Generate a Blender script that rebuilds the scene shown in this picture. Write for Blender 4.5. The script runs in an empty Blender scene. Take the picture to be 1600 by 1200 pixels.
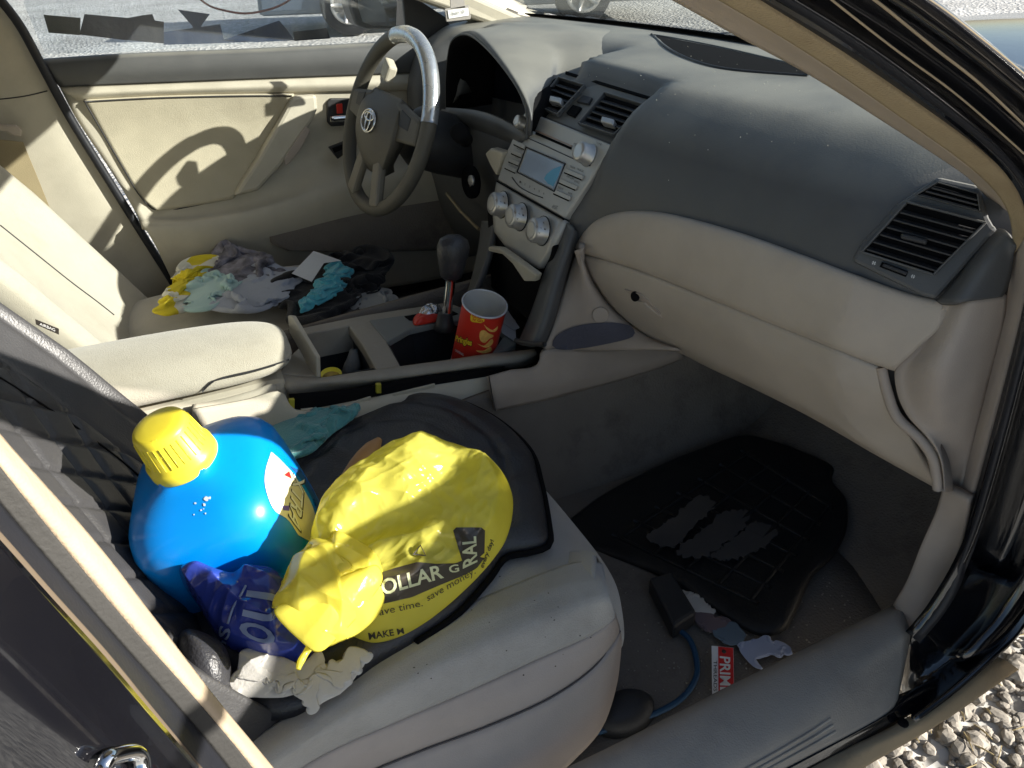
import bpy, bmesh, math, random
import numpy as np
from mathutils import Vector, Matrix, noise
from mathutils.bvhtree import BVHTree
random.seed(7)
D = bpy.data
sc = bpy.context.scene
COL = sc.collection
# ---------------------------------------------------------------- camera (x forward, y to driver side, z up, metres)
CAM = np.array([0.029, -1.146, 1.185]); YAW, PIT, ROL, FPX = 1.15287, .54142, -.0430, 1228.7
cf = np.array([math.cos(PIT)*math.cos(YAW), math.cos(PIT)*math.sin(YAW), -math.sin(PIT)])
cr = np.array([math.sin(YAW), -math.cos(YAW), 0.]); cu = np.cross(cr, cf)
cr, cu = cr*math.cos(ROL)+cu*math.sin(ROL), -cr*math.sin(ROL)+cu*math.cos(ROL)
cam = D.cameras.new('camera'); camo = D.objects.new('camera', cam); COL.objects.link(camo)
m = Matrix.Identity(4)
for i in range(3):
    m[i][0], m[i][1], m[i][2], m[i][3] = cr[i], cu[i], -cf[i], CAM[i]
camo.matrix_world = m
cam.sensor_width = 36; cam.lens = FPX/1600*36; cam.clip_start = .02; cam.clip_end = 500
sc.camera = camo
sc.render.resolution_x, sc.render.resolution_y = 1024, 768
# ---------------------------------------------------------------- sun and sky
SUN = Vector((.47, -.34, .25)).normalized()      # direction towards the sun (front right, low)
elev = math.asin(SUN.z)
w = D.worlds.new('World'); sc.world = w; w.use_nodes = True
nt = w.node_tree; bg = nt.nodes['Background']
sky = nt.nodes.new('ShaderNodeTexSky'); sky.sky_type = 'NISHITA'; sky.sun_disc = False
sky.sun_elevation = elev; sky.sun_rotation = math.atan2(SUN.x, SUN.y)
nt.links.new(sky.outputs[0], bg.inputs[0]); bg.inputs[1].default_value = .076
sl = D.lights.new('sun', 'SUN'); sl.energy = 5.0; sl.angle = math.radians(.55); sl.color = (1, .955, .87)
so = D.objects.new('sun', sl); COL.objects.link(so); so.rotation_euler = SUN.to_track_quat('Z', 'Y').to_euler()
sc.view_settings.view_transform = 'Standard'; sc.view_settings.look = 'None'
sc.view_settings.exposure = 1.18; sc.view_settings.gamma = 1
sc.render.engine = 'CYCLES'
sc.cycles.max_bounces = 10; sc.cycles.transparent_max_bounces = 16; sc.cycles.diffuse_bounces = 5

# ---------------------------------------------------------------- geometry helpers
def ray(px, py):
    d = cf + cr*(px-800)/FPX - cu*(py-600)/FPX
    return d/np.linalg.norm(d)
XT = [(-.80, .80), (-.71, .762), (-.66, .728), (-.6, .682), (-.48, .655), (-.3, .622), (-.15, .605), (.2, .60), (.8, .62)]
def X0(y): return float(np.interp(y, [a for a, b in XT], [b for a, b in XT]))
def hit(px, py, S, lift=0):
    """a point of a real surface of the car, found along the line of sight"""
    d = ray(px, py)
    if isinstance(S, BVHTree):
        loc, n, i, dist = S.ray_cast(Vector(CAM), Vector(d))
        if loc is None: return None
        return np.array(loc) - d*lift
    if S[0] in 'xyz':
        i = 'xyz'.index(S[0]); t = (S[1]-CAM[i])/d[i]
    elif S[0] == 'pl':
        n = np.array(S[2]); t = np.dot(np.array(S[1])-CAM, n)/np.dot(d, n)
    elif S[0] == 'dx':
        lo, hi = .3, 3.
        for _ in range(40):
            md = (lo+hi)/2; p = CAM+d*md
            if p[0]-S[1]-X0(p[1]) > 0: hi = md
            else: lo = md
        t = lo
    return CAM + d*(t-lift)
def spl(P, n, closed=False, lin=False):
    P = np.array([q for q in P if q is not None], float)
    if closed: P = np.vstack([P, P[:1]])
    if len(P) == 2 or lin: Q = P
    else:
        k = len(P); Q = []
        for i in range(k-1):
            a = P[(i-1) % (k-1)] if closed else P[max(i-1, 0)]; b = P[i]; c = P[i+1]
            d = P[(i+2) % (k-1)] if closed else P[min(i+2, k-1)]
            if closed and i+2 >= k: d = P[1]
            for t in np.linspace(0, 1, 12, endpoint=False):
                Q.append(.5*((2*b)+(c-a)*t+(2*a-5*b+4*c-d)*t*t+(3*b-a-3*c+d)*t**3))
        Q.append(P[-1]); Q = np.array(Q)
    L = np.concatenate([[0], np.cumsum(np.linalg.norm(np.diff(Q, axis=0), axis=1))])
    s = np.linspace(0, L[-1], n+1)[:-1] if closed else np.linspace(0, L[-1], n)
    return np.stack([np.interp(s, L, Q[:, i]) for i in range(Q.shape[1])], 1)
def P3(pts, S, lift=0): return [q for q in (hit(x, y, S, lift) for x, y in pts) if q is not None]
def parentloc(p):
    return p.matrix_basis
def mk(name, V, F, mat, parent=None, smooth=True, sub=0, solid=0, bev=0):
    me = D.meshes.new(name); me.from_pydata([tuple(map(float, v)) for v in V], [], [tuple(map(int, f)) for f in F]); me.update()
    if smooth: me.polygons.foreach_set('use_smooth', [True]*len(me.polygons))
    o = D.objects.new(name, me); COL.objects.link(o)
    if mat is not None: me.materials.append(mat)
    if parent is not None:
        o.parent = parent
        if parent.type == 'EMPTY': o.matrix_parent_inverse = Matrix.Translation(parent.location).inverted()
    if solid:
        s = o.modifiers.new('solid', 'SOLIDIFY'); s.thickness = solid; s.offset = -1
    if bev:
        b = o.modifiers.new('bevel', 'BEVEL'); b.width = bev; b.segments = 2; b.limit_method = 'ANGLE'; b.angle_limit = math.radians(40)
    if sub:
        s = o.modifiers.new('sub', 'SUBSURF'); s.levels = sub; s.render_levels = sub
    return o
def gridfaces(nu, nv, cu_=False, cv_=False):
    F = []
    for i in range(nu if cu_ else nu-1):
        for j in range(nv if cv_ else nv-1):
            a, b = i, (i+1) % nu; c, d = j, (j+1) % nv
            F.append((a*nv+c, b*nv+c, b*nv+d, a*nv+d))
    return F
def facecam(V, F):
    V = np.array(V); tot = 0
    for f in F[::max(1, len(F)//60)]:
        p = V[list(f)]; n = np.cross(p[1]-p[0], p[2]-p[0]); tot += np.sign(np.dot(n, CAM-p.mean(0)))
    return [tuple(reversed(f)) for f in F] if tot < 0 else F
def bvh(V, F): return BVHTree.FromPolygons([Vector(v) for v in V], [list(f) for f in F])
class Surf: pass
def rows(name, R, mat, parent, nu=40, nv=24, thick=.006, raw=False, lin=False):
    """a smooth panel lofted through rows of points; R: list of (pixels, surface) or lists of 3d points"""
    G = []
    for r in R:
        if isinstance(r, tuple): pts = np.array([hit(x, y, r[1]) for x, y in spl(r[0], nu, lin=lin)])
        else: pts = spl(r, nu)
        G.append(pts)
    G = np.array(G)
    if len(G) > 2:
        H = np.array([spl(G[:, j], nv) for j in range(nu)])
    else:
        H = np.array([[G[0, j]*(1-t)+G[1, j]*t for t in np.linspace(0, 1, nv)] for j in range(nu)])
    V = H.reshape(-1, 3); F = facecam(V, gridfaces(nu, nv))
    if raw: return V, F
    o = mk(name, V, F, mat, parent, solid=thick)
    return o, bvh(V, F)
def poly(name, P, thick, mat, parent, bev=.0008, smooth=False, out=0):
    """a flat plate with real thickness: outline P (3d) is its visible face"""
    P = np.array([q for q in P if q is not None], float); n = np.zeros(3)
    for i in range(len(P)): n += np.cross(P[i]-P[0], P[(i+1) % len(P)]-P[0])
    n /= np.linalg.norm(n)
    if np.dot(n, CAM-P.mean(0)) < 0: P = P[::-1]; n = -n
    P = P+n*out; k = len(P)
    V = np.vstack([P, P-n*thick])
    F = [tuple(range(k)), tuple(range(2*k-1, k-1, -1))]+[(i, i+k, (i+1) % k+k, (i+1) % k) for i in range(k)]
    return mk(name, V, F, mat, parent, smooth=smooth, bev=bev)
def tube(name, P, r, mat, parent, ns=10, closed=False, n=None):
    P = np.array([q for q in P if q is not None], float)
    if n: P = spl(P, n, closed)
    k = len(P); rr = np.full(k, r) if np.isscalar(r) else np.interp(np.linspace(0, 1, k), np.linspace(0, 1, len(r)), r)
    T = np.array([(P[(i+1) % k]-P[i-1]) if closed else (P[min(i+1, k-1)]-P[max(i-1, 0)]) for i in range(k)])
    T /= np.linalg.norm(T, axis=1)[:, None]+1e-12
    a = np.array([0, 0, 1.]) if abs(T[0][2]) < .9 else np.array([1., 0, 0])
    V = []
    for i in range(k):
        a = a-T[i]*np.dot(a, T[i]); a /= np.linalg.norm(a); b = np.cross(T[i], a)
        for j in range(ns):
            t = 2*math.pi*j/ns; V.append(P[i]+rr[i]*(math.cos(t)*a+math.sin(t)*b))
    F = gridfaces(k, ns, closed, True)
    F = [tuple(reversed(f)) for f in F]
    if not closed: F += [tuple(range(ns)), tuple(range(k*ns-1, (k-1)*ns-1, -1))]
    return mk(name, V, F, mat, parent)
def lathe(name, prof, origin, axis, mat, parent, ns=28, ref=(0, 1, 0), sx=1, sy=1, power=2, caps=True):
    """prof: list of (distance along axis, radius)"""
    ax = np.array(axis, float); ax /= np.linalg.norm(ax); e1 = np.array(ref, float); e1 -= ax*np.dot(e1, ax); e1 /= np.linalg.norm(e1); e2 = np.cross(ax, e1)
    V = []; O = np.array(origin, float)
    for h, r in prof:
        for j in range(ns):
            t = 2*math.pi*j/ns; c, s = math.cos(t), math.sin(t)
            k = (abs(c)**power+abs(s)**power)**(-1/power)
            V.append(O+ax*h+e1*c*r*k*sx+e2*s*r*k*sy)
    k = len(prof); F = gridfaces(k, ns, False, True)
    F = [tuple(reversed(f)) for f in F]
    if caps: F += [tuple(range(ns-1, -1, -1)), tuple(range((k-1)*ns, k*ns))]
    F = [tuple(reversed(f)) for f in F]
    o = mk(name, V, F, mat, parent)
    fix(o)
    return o, bvh(V, F)
def fix(o):
    b = bmesh.new(); b.from_mesh(o.data); bmesh.ops.recalc_face_normals(b, faces=b.faces); b.to_mesh(o.data); b.free()
def box(name, a, b, mat, parent, bev=.004):
    (x0, y0, z0), (x1, y1, z1) = a, b
    V = [(x0, y0, z0), (x1, y0, z0), (x1, y1, z0), (x0, y1, z0), (x0, y0, z1), (x1, y0, z1), (x1, y1, z1), (x0, y1, z1)]
    F = [(3, 2, 1, 0), (4, 5, 6, 7), (0, 1, 5, 4), (1, 2, 6, 5), (2, 3, 7, 6), (3, 0, 4, 7)]
    return mk(name, V, F, mat, parent, smooth=False, bev=bev)
def prism(name, P, vec, mat, parent, bev=.003, smooth=False):
    P = np.array(P, float); k = len(P); V = np.vstack([P, P+np.array(vec)])
    F = [tuple(range(k)), tuple(range(2*k-1, k-1, -1))]+[(i, i+k, (i+1) % k+k, (i+1) % k) for i in range(k)]
    o = mk(name, V, F, mat, parent, smooth=smooth, bev=bev); fix(o); return o
def decal(name, txt, quad, S, mat, parent, lift=.0012, bold=0., cuts=1):
    """printed lettering that lies on a surface: quad = TL,TR,BR,BL"""
    cv = D.curves.new('lettering', 'FONT'); cv.body = txt; cv.offset = bold; cv.resolution_u = 3
    to = D.objects.new('lettering', cv); COL.objects.link(to)
    bpy.context.view_layer.update()
    me = D.meshes.new_from_object(to.evaluated_get(bpy.context.evaluated_depsgraph_get()))
    D.objects.remove(to)
    b = bmesh.new(); b.from_mesh(me)
    bmesh.ops.triangulate(b, faces=b.faces)
    if cuts: bmesh.ops.subdivide_edges(b, edges=b.edges, cuts=cuts, use_grid_fill=True)
    b.verts.ensure_lookup_table()
    xs = [v.co.x for v in b.verts]; ys = [v.co.y for v in b.verts]
    x0, x1, y0, y1 = min(xs), max(xs), min(ys), max(ys)
    TL, TR, BR, BL = [np.array(q, float) for q in quad]
    bad = []
    for v in b.verts:
        s = (v.co.x-x0)/(x1-x0+1e-9); t = (v.co.y-y0)/(y1-y0+1e-9)
        q = (BL*(1-s)+BR*s)*(1-t)+(TL*(1-s)+TR*s)*t
        h = hit(q[0], q[1], S, lift)
        if h is None: bad.append(v)
        else: v.co = h
    if bad: bmesh.ops.delete(b, geom=bad, context='VERTS')
    b.to_mesh(me); b.free()
    o = D.objects.new(name, me); COL.objects.link(o); me.materials.clear(); me.materials.append(mat)
    if parent is not None:
        o.parent = parent
        if parent.type == 'EMPTY': o.matrix_parent_inverse = Matrix.Translation(parent.location).inverted()
    return o
def sheet(name, A, B, S, mat, parent, nu=14, nv=8, lift=.001, thick=0, lin=True):
    """thin print, label or strip that follows a surface between pixel edges A and B"""
    A = spl(A, nu, lin=lin); B = spl(B, nu, lin=lin); V = []; 
    for i in range(nu):
        for j in range(nv):
            t = j/(nv-1); q = A[i]*(1-t)+B[i]*t; h = hit(q[0], q[1], S, lift)
            V.append(h if h is not None else V[-1] if V else np.zeros(3))
    return mk(name, V, facecam(V, gridfaces(nu, nv)), mat, parent, solid=thick)
def fnoise(p, s, seed=0): return noise.noise(Vector((p[0]*s+seed*7.3, p[1]*s-seed*3.1, p[2]*s+seed*1.7)))
def ridge(p, s, seed=0): return 1-2*abs(fnoise(p, s, seed))
def crump(p, s, seed=0):
    d, _ = noise.voronoi(Vector((p[0]*s+seed*5.1, p[1]*s+seed*2.3, p[2]*s))); return d[1]-d[0]
def fold(p, ang, fa, fl, seed=0, warp=.012):
    """long sharp creases running along one direction of the cloth or film"""
    c, s_ = math.cos(ang), math.sin(ang); wx = warp*fnoise(p, 9, seed+20); wy = warp*fnoise(p, 9, seed+31)
    u, v = (p[0]+wx)*c+(p[1]+wy)*s_, -(p[0]+wx)*s_+(p[1]+wy)*c
    return 1-2*abs(noise.noise(Vector((u*fl+seed*3.7, v*fa-seed*1.9, p[2]*fl*.5+seed))))
def blob(name, out, h, mat, parent, S=None, low=.01, wr=None, nt=110, nr=34, p=2.4, q=.7, dirn=None, centre=None, solid=0, sheetmode=0):
    """soft crumpled thing: outline on a base plane, raised along the plane's normal"""
    O = spl(np.array(P3(out, S)) if S is not None else np.array(out), nt, closed=True)
    c = O.mean(0) if centre is None else np.array(hit(*centre, S))
    if dirn is None:
        n = np.zeros(3)
        for i in range(nt): n += np.cross(O[i]-c, O[(i+1) % nt]-c)
        n /= np.linalg.norm(n)
        if np.dot(n, CAM-c) < 0: n = -n
    else: n = np.array(dirn, float); n /= np.linalg.norm(n)
    V = []; 
    for side in (1, -1):
        for i in range(nt):
            for j in range(nr):
                r = (j+ (0 if side > 0 else 0))/(nr-1)
                b = c+(O[i]-c)*r
                e = max(0, 1-r**p)**q
                if sheetmode:
                    z = h*max(0, 1-r**p)**q+wr(b, r, 2*math.pi*i/nt)*(1-.35*r**4)
                    if side < 0: z -= sheetmode*(1-r**8)
                elif side > 0:
                    z = h*e
                    if wr: z += wr(b, r, 2*math.pi*i/nt)*min(1, (1-r)*6)
                else: z = -low*e
                V.append(b+n*z)
    F = []; K = nt*nr
    for s in (0, 1):
        for i in range(nt):
            for j in range(nr-1):
                a, b = i, (i+1) % nt
                f = (s*K+a*nr+j, s*K+a*nr+j+1, s*K+b*nr+j+1, s*K+b*nr+j)
                F.append(f if s == 0 else tuple(reversed(f)))
    o = mk(name, V, F, mat, parent)
    b = bmesh.new(); b.from_mesh(o.data); bmesh.ops.remove_doubles(b, verts=b.verts, dist=1e-5); bmesh.ops.recalc_face_normals(b, faces=b.faces); b.to_mesh(o.data); b.free()
    return o, bvh(V[:K], F[:nt*(nr-1)])
def crumple(name, out, S, m_, parent, N=64, ratio=1.3, base=.0, p=2.4, q=.7, iters=220, seed=1, thick=.0012, hmax=.09, stiff=.25, vary=.25, lift=0, calm=None, flat=1., up=3):
    """a thin sheet with more material than its outline needs: relaxed by position based dynamics until it buckles into folds"""
    O = spl(np.array(P3(out, S)), 4*(N-1), closed=True); c = O.mean(0); n = np.zeros(3); k = len(O)
    for i in range(k): n += np.cross(O[i]-c, O[(i+1) % k]-c)
    n /= np.linalg.norm(n); n = -n if np.dot(n, CAM-c) < 0 else n
    e1 = O[0]-c; e1 -= n*np.dot(e1, n); e1 /= np.linalg.norm(e1); e2 = np.cross(n, e1)
    A = np.stack([(O-c)@e1, (O-c)@e2], 1); M1 = N-1
    s0, s1, s2, s3 = A[0:N], A[M1:M1+N], A[2*M1:2*M1+N][::-1], np.vstack([A[3*M1:], A[:1]])[::-1]
    u = np.linspace(0, 1, N)[:, None, None]; v = np.linspace(0, 1, N)[None, :, None]
    X2 = (1-v)*s0[:, None]+v*s2[:, None]+(1-u)*s3[None]+u*s1[None]-((1-u)*(1-v)*s0[0]+u*(1-v)*s0[-1]+(1-u)*v*s2[0]+u*v*s2[-1])
    gi = np.linspace(-1, 1, N); gu, gv = np.meshgrid(gi, gi, indexing='ij'); rr = np.maximum(abs(gu), abs(gv)); fl = base*np.maximum(0, 1-rr**p)**q
    rg = np.random.default_rng(seed)
    def smooth_noise(f):
        g_ = rg.normal(size=(f+3, f+3)); t = np.linspace(0, f, N); i0 = t.astype(int); fr = t-i0; fr = fr*fr*(3-2*fr)
        a = g_[i0][:, i0]*(1-fr)[:, None]+g_[i0+1][:, i0]*fr[:, None]; b = g_[i0][:, i0+1]*(1-fr)[:, None]+g_[i0+1][:, i0+1]*fr[:, None]; return a*(1-fr)[None]+b*fr[None]
    X = np.dstack([X2, fl+.010*abs(smooth_noise(5))+.004*abs(smooth_noise(11))+.0006*rg.random((N, N))])
    rat = ratio*(1+vary*np.clip(smooth_noise(5)*.6, -1, 1)); 
    if calm is not None:
        W_ = c+X2[..., :1]*e1+X2[..., 1:]*e2; cm = np.clip(calm(W_), 0, 1); rat = 1+(rat-1)*cm; X[..., 2] = fl+(X[..., 2]-fl)*cm
    rat = np.maximum(rat, 1.0); X0_ = X.copy(); R0 = X0_.copy(); R0[..., 2] = fl
    sets = []
    for (di, dj, w_) in ((1, 0, 1), (0, 1, 1), (1, 1, .6), (1, -1, .6), (2, 0, stiff), (0, 2, stiff)):
        for ph in range(2 if max(di, abs(dj)) == 1 else 4):
            I, J = np.meshgrid(np.arange(N), np.arange(N), indexing='ij'); key = (I if di else J); per = 2 if max(di, abs(dj)) == 1 else 4
            ok = (I+di < N) & (J+dj < N) & (J+dj >= 0) & (key % per == ph); i_, j_ = I[ok], J[ok]; i2, j2 = i_+di, j_+dj
            L = np.linalg.norm(R0[i2, j2]-R0[i_, j_], axis=1)*(.5*(rat[i_, j_]+rat[i2, j2]))*(.93 if max(di, abs(dj)) == 2 else 1); sets.append((i_, j_, i2, j2, L, w_))
    bd = rr > .999
    for it in range(iters):
        X[..., 2] -= .0005*flat
        for (i_, j_, i2, j2, L, w_) in sets:
            d = X[i2, j2]-X[i_, j_]; l_ = np.linalg.norm(d, axis=1)+1e-9; cst = (l_-L)/l_*.5*w_*.8
            X[i_, j_] += d*cst[:, None]; X[i2, j2] -= d*cst[:, None]
        X[..., 2] = np.minimum(np.maximum(X[..., 2], fl), fl+hmax)
        X[bd, :2] += (X0_[bd, :2]-X[bd, :2])*.6; X[bd, 2] *= .9
    def ups(Y):       # smooth cubic refinement along the first axis
        Yp = np.concatenate([2*Y[:1]-Y[1:2], Y, 2*Y[-1:]-Y[-2:-1]]); t = np.linspace(0, len(Y)-1-1e-6, (len(Y)-1)*up+1); i0 = t.astype(int); f_ = (t-i0)[:, None, None]
        a, b, c_, d = Yp[i0], Yp[i0+1], Yp[i0+2], Yp[i0+3]; return .5*(2*b+(c_-a)*f_+(2*a-5*b+4*c_-d)*f_**2+(3*b-a-3*c_+d)*f_**3)
    if up > 1: X = ups(X); X = ups(X.transpose(1, 0, 2)).transpose(1, 0, 2)
    N = X.shape[0]
    V = (c+X[..., :1]*e1+X[..., 1:2]*e2+X[..., 2:]*n+n*lift).reshape(-1, 3); F = facecam(V, gridfaces(N, N))
    o = mk(name, V, F, m_, parent, solid=thick); return o, bvh(V, F)
def thing(name, label, cat, loc=(0, 0, 0), group=None):
    o = D.objects.new(name, None); COL.objects.link(o); o.location = loc; o.empty_display_size = .05
    o['label'] = label; o['category'] = cat
    if group: o['group'] = group
    return o
def tag(o, label, cat, group=None):
    o['label'] = label; o['category'] = cat
    if group: o['group'] = group
    return o

# ---------------------------------------------------------------- materials
def mat(name, col, rough=.6, bump=0, bscale=900, dirt=0, dcol=None, dscale=6, spec=.4, metal=0, coat=0, var=.06, vscale=18, trans=0, sss=0, aniso=None, sheen=0):
    M = D.materials.new(name); M.use_nodes = True; n = M.node_tree.nodes; l = M.node_tree.links; b = n['Principled BSDF']
    b.inputs['Roughness'].default_value = rough; b.inputs['Metallic'].default_value = metal
    b.inputs['Specular IOR Level'].default_value = spec; b.inputs['Coat Weight'].default_value = coat
    if sheen: b.inputs['Sheen Weight'].default_value = sheen
    tc = n.new('ShaderNodeTexCoord'); co = tc.outputs['Object']
    nz = n.new('ShaderNodeTexNoise'); nz.inputs['Scale'].default_value = vscale; nz.inputs['Detail'].default_value = 6; l.new(co, nz.inputs['Vector'])
    cr_ = n.new('ShaderNodeValToRGB'); c = Vector(col)
    cr_.color_ramp.elements[0].position = .3; cr_.color_ramp.elements[1].position = .7
    cr_.color_ramp.elements[0].color = (*(c*(1-var)), 1); cr_.color_ramp.elements[1].color = (*[min(1, v*(1+var)) for v in c], 1)
    l.new(nz.outputs[0], cr_.inputs[0]); out = cr_.outputs[0]
    if dirt:
        dn = n.new('ShaderNodeTexNoise'); dn.inputs['Scale'].default_value = dscale; dn.inputs['Detail'].default_value = 9; dn.inputs['Roughness'].default_value = .7; l.new(co, dn.inputs['Vector'])
        dr = n.new('ShaderNodeValToRGB'); dr.color_ramp.elements[0].position = .5; dr.color_ramp.elements[1].position = .78; l.new(dn.outputs[0], dr.inputs[0])
        mx = n.new('ShaderNodeMix'); mx.data_type = 'RGBA'; mu = n.new('ShaderNodeMath'); mu.operation = 'MULTIPLY'; mu.inputs[1].default_value = dirt
        l.new(dr.outputs[0], mu.inputs[0]); l.new(mu.outputs[0], mx.inputs[0]); l.new(out, mx.inputs[6]); mx.inputs[7].default_value = (*(dcol or tuple(c*.35)), 1); out = mx.outputs[2]
    l.new(out, b.inputs['Base Color'])
    rn = n.new('ShaderNodeMapRange'); rn.inputs[3].default_value = max(0, rough-.07); rn.inputs[4].default_value = min(1, rough+.07); l.new(nz.outputs[0], rn.inputs[0]); l.new(rn.outputs[0], b.inputs['Roughness'])
    if bump:
        bn = n.new('ShaderNodeTexNoise'); bn.inputs['Scale'].default_value = bscale; bn.inputs['Detail'].default_value = 3; l.new(co, bn.inputs['Vector'])
        bp = n.new('ShaderNodeBump'); bp.inputs['Strength'].default_value = bump; bp.inputs['Distance'].default_value = .002; l.new(bn.outputs[0], bp.inputs['Height']); l.new(bp.outputs[0], b.inputs['Normal'])
    if trans:
        tr = n.new('ShaderNodeBsdfTranslucent'); l.new(out, tr.inputs[0]); ms = n.new('ShaderNodeMixShader'); ms.inputs[0].default_value = trans
        l.new(b.outputs[0], ms.inputs[1]); l.new(tr.outputs[0], ms.inputs[2]); l.new(ms.outputs[0], n['Material Output'].inputs[0])
    return M
def glassmat(name, tint, gl=.08, rough=.02, dust=0, dustcol=(.8, .8, .75), dscale=40):
    M = D.materials.new(name); M.use_nodes = True; n = M.node_tree.nodes; l = M.node_tree.links
    n.remove(n['Principled BSDF']); tr = n.new('ShaderNodeBsdfTransparent'); tr.inputs[0].default_value = (*tint, 1)
    g = n.new('ShaderNodeBsdfGlossy'); g.inputs['Roughness'].default_value = rough
    lw = n.new('ShaderNodeLayerWeight'); lw.inputs[0].default_value = .5; pw = n.new('ShaderNodeMath'); pw.operation = 'POWER'; pw.inputs[1].default_value = 4; l.new(lw.outputs['Facing'], pw.inputs[0])
    fr = n.new('ShaderNodeMapRange'); fr.inputs[3].default_value = .03; fr.inputs[4].default_value = .8; l.new(pw.outputs[0], fr.inputs[0])
    ms = n.new('ShaderNodeMixShader'); l.new(fr.outputs[0], ms.inputs[0]); l.new(tr.outputs[0], ms.inputs[1]); l.new(g.outputs[0], ms.inputs[2]); out = ms.outputs[0]
    if dust:
        d = n.new('ShaderNodeBsdfDiffuse'); d.inputs[0].default_value = (*dustcol, 1); m2 = n.new('ShaderNodeMixShader')
        tc = n.new('ShaderNodeTexCoord'); mp = n.new('ShaderNodeMapping'); mp.inputs['Scale'].default_value = (1, 1, .25); nz = n.new('ShaderNodeTexNoise'); nz.inputs['Scale'].default_value = dscale; nz.inputs['Detail'].default_value = 6
        l.new(tc.outputs['Object'], mp.inputs[0]); l.new(mp.outputs[0], nz.inputs['Vector'])
        mr = n.new('ShaderNodeMapRange'); mr.inputs[1].default_value = .35; mr.inputs[2].default_value = .75; mr.inputs[3].default_value = dust*.35; mr.inputs[4].default_value = dust; l.new(nz.outputs[0], mr.inputs[0])
        l.new(mr.outputs[0], m2.inputs[0]); l.new(out, m2.inputs[1]); l.new(d.outputs[0], m2.inputs[2]); out = m2.outputs[0]
    l.new(out, n['Material Output'].inputs[0]); return M
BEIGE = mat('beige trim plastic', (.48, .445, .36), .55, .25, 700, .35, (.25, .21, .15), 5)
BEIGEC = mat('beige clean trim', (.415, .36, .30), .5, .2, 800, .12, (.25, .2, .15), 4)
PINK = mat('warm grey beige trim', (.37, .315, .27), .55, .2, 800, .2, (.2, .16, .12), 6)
DOORFAB = mat('door fabric', (.44, .40, .30), .85, .4, 500, .5, (.16, .13, .09), 4, sheen=.2)
DASH = mat('charcoal dash plastic', (.082, .084, .086), .5, .12, 500, .15, (.15, .145, .13), 7, spec=.45)
def dusty(M, col, k):      # settled dust, plus a sunlit tone painted into the upward faces
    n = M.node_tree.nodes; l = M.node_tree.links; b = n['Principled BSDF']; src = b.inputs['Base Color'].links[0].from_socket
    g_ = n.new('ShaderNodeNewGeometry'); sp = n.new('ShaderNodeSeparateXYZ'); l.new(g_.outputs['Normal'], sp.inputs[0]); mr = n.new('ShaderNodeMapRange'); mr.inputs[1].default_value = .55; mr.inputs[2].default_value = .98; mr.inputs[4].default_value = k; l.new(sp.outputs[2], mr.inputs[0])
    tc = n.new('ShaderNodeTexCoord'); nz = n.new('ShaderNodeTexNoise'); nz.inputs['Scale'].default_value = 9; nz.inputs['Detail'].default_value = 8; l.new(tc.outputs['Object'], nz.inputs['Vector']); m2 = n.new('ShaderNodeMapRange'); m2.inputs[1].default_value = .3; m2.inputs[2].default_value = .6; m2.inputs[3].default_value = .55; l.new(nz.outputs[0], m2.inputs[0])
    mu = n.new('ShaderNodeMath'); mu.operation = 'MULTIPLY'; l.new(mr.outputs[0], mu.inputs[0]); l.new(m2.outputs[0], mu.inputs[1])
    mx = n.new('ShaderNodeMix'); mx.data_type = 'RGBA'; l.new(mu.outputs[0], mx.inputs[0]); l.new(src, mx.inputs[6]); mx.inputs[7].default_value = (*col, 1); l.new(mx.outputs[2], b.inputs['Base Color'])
dusty(DASH, (.30, .29, .25), .7)  # paler dash top stands in for sun on it as well as dust
DARK = mat('black plastic', (.03, .03, .032), .5, .2, 600, .1, (.1, .1, .1), 20)
BLACK = mat('dark void plastic', (.006, .006, .007), .9, spec=.1)
SILVER = mat('silver panel paint', (.44, .43, .40), .42, .1, 900, .15, (.15, .14, .12), 9, metal=.3)
KNOB = mat('satin silver knob', (.50, .49, .47), .32, metal=.6)
CHROME = mat('chrome', (.8, .8, .8), .12, metal=1)
SEATF = mat('grey beige seat fabric', (.41, .388, .352), .9, .5, 600, .4, (.17, .15, .12), 7, sheen=.3)
SEATB = mat('beige seat fabric', (.44, .41, .335), .9, .5, 600, .5, (.22, .19, .14), 9, sheen=.3)
SEATS = mat('beige seat vinyl', (.44, .375, .325), .55, .2, 700, .2, (.25, .2, .16), 5)
LEATH = mat('black leatherette', (.032, .032, .036), .38, .5, 330, .1, (.09, .09, .1), 8, spec=.55)
LEATHQ = mat('black quilted leatherette', (.05, .049, .05), .40, .3, 420, .15, (.1, .1, .1), 9, spec=.55)
PIPING = mat('brown grey piping', (.11, .095, .09), .8, .4, 700)
CARPET = mat('stained grey carpet', (.19, .168, .145), 1, .9, 260, .9, (.03, .026, .024), 5, spec=.05)
RUBMAT = mat('black rubber mat', (.012, .012, .013), .5, .5, 240, .2, (.06, .055, .05), 14)
PUDDLE = mat('water film on mat', (.085, .08, .078), .14, spec=.6, coat=.6)
PAINT = mat('black car paint', (.006, .006, .008), .16, .05, 30, .2, (.03, .028, .024), 5, spec=.6, coat=1)
DUSTP = mat('dusty gold brown paint', (.36, .28, .18), .75, .3, 120, .5, (.09, .07, .05), 14)
RUBBER = mat('black rubber seal', (.014, .015, .02), .5, .1, 300)
TANSEAL = mat('tan weatherstrip', (.40, .31, .19), .85, .5, 500, .3, (.2, .13, .06), 20)
SILLM = mat('scuffed sill plastic', (.35, .315, .275), .5, .25, 500, .45, (.13, .12, .11), 11)
PILLAR = mat('beige pillar trim', (.45, .37, .295), .6, .2, 800, .15, (.26, .2, .14), 9)
BELT = mat('tan seat belt webbing', (.33, .27, .16), .9, .5, 700)
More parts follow.
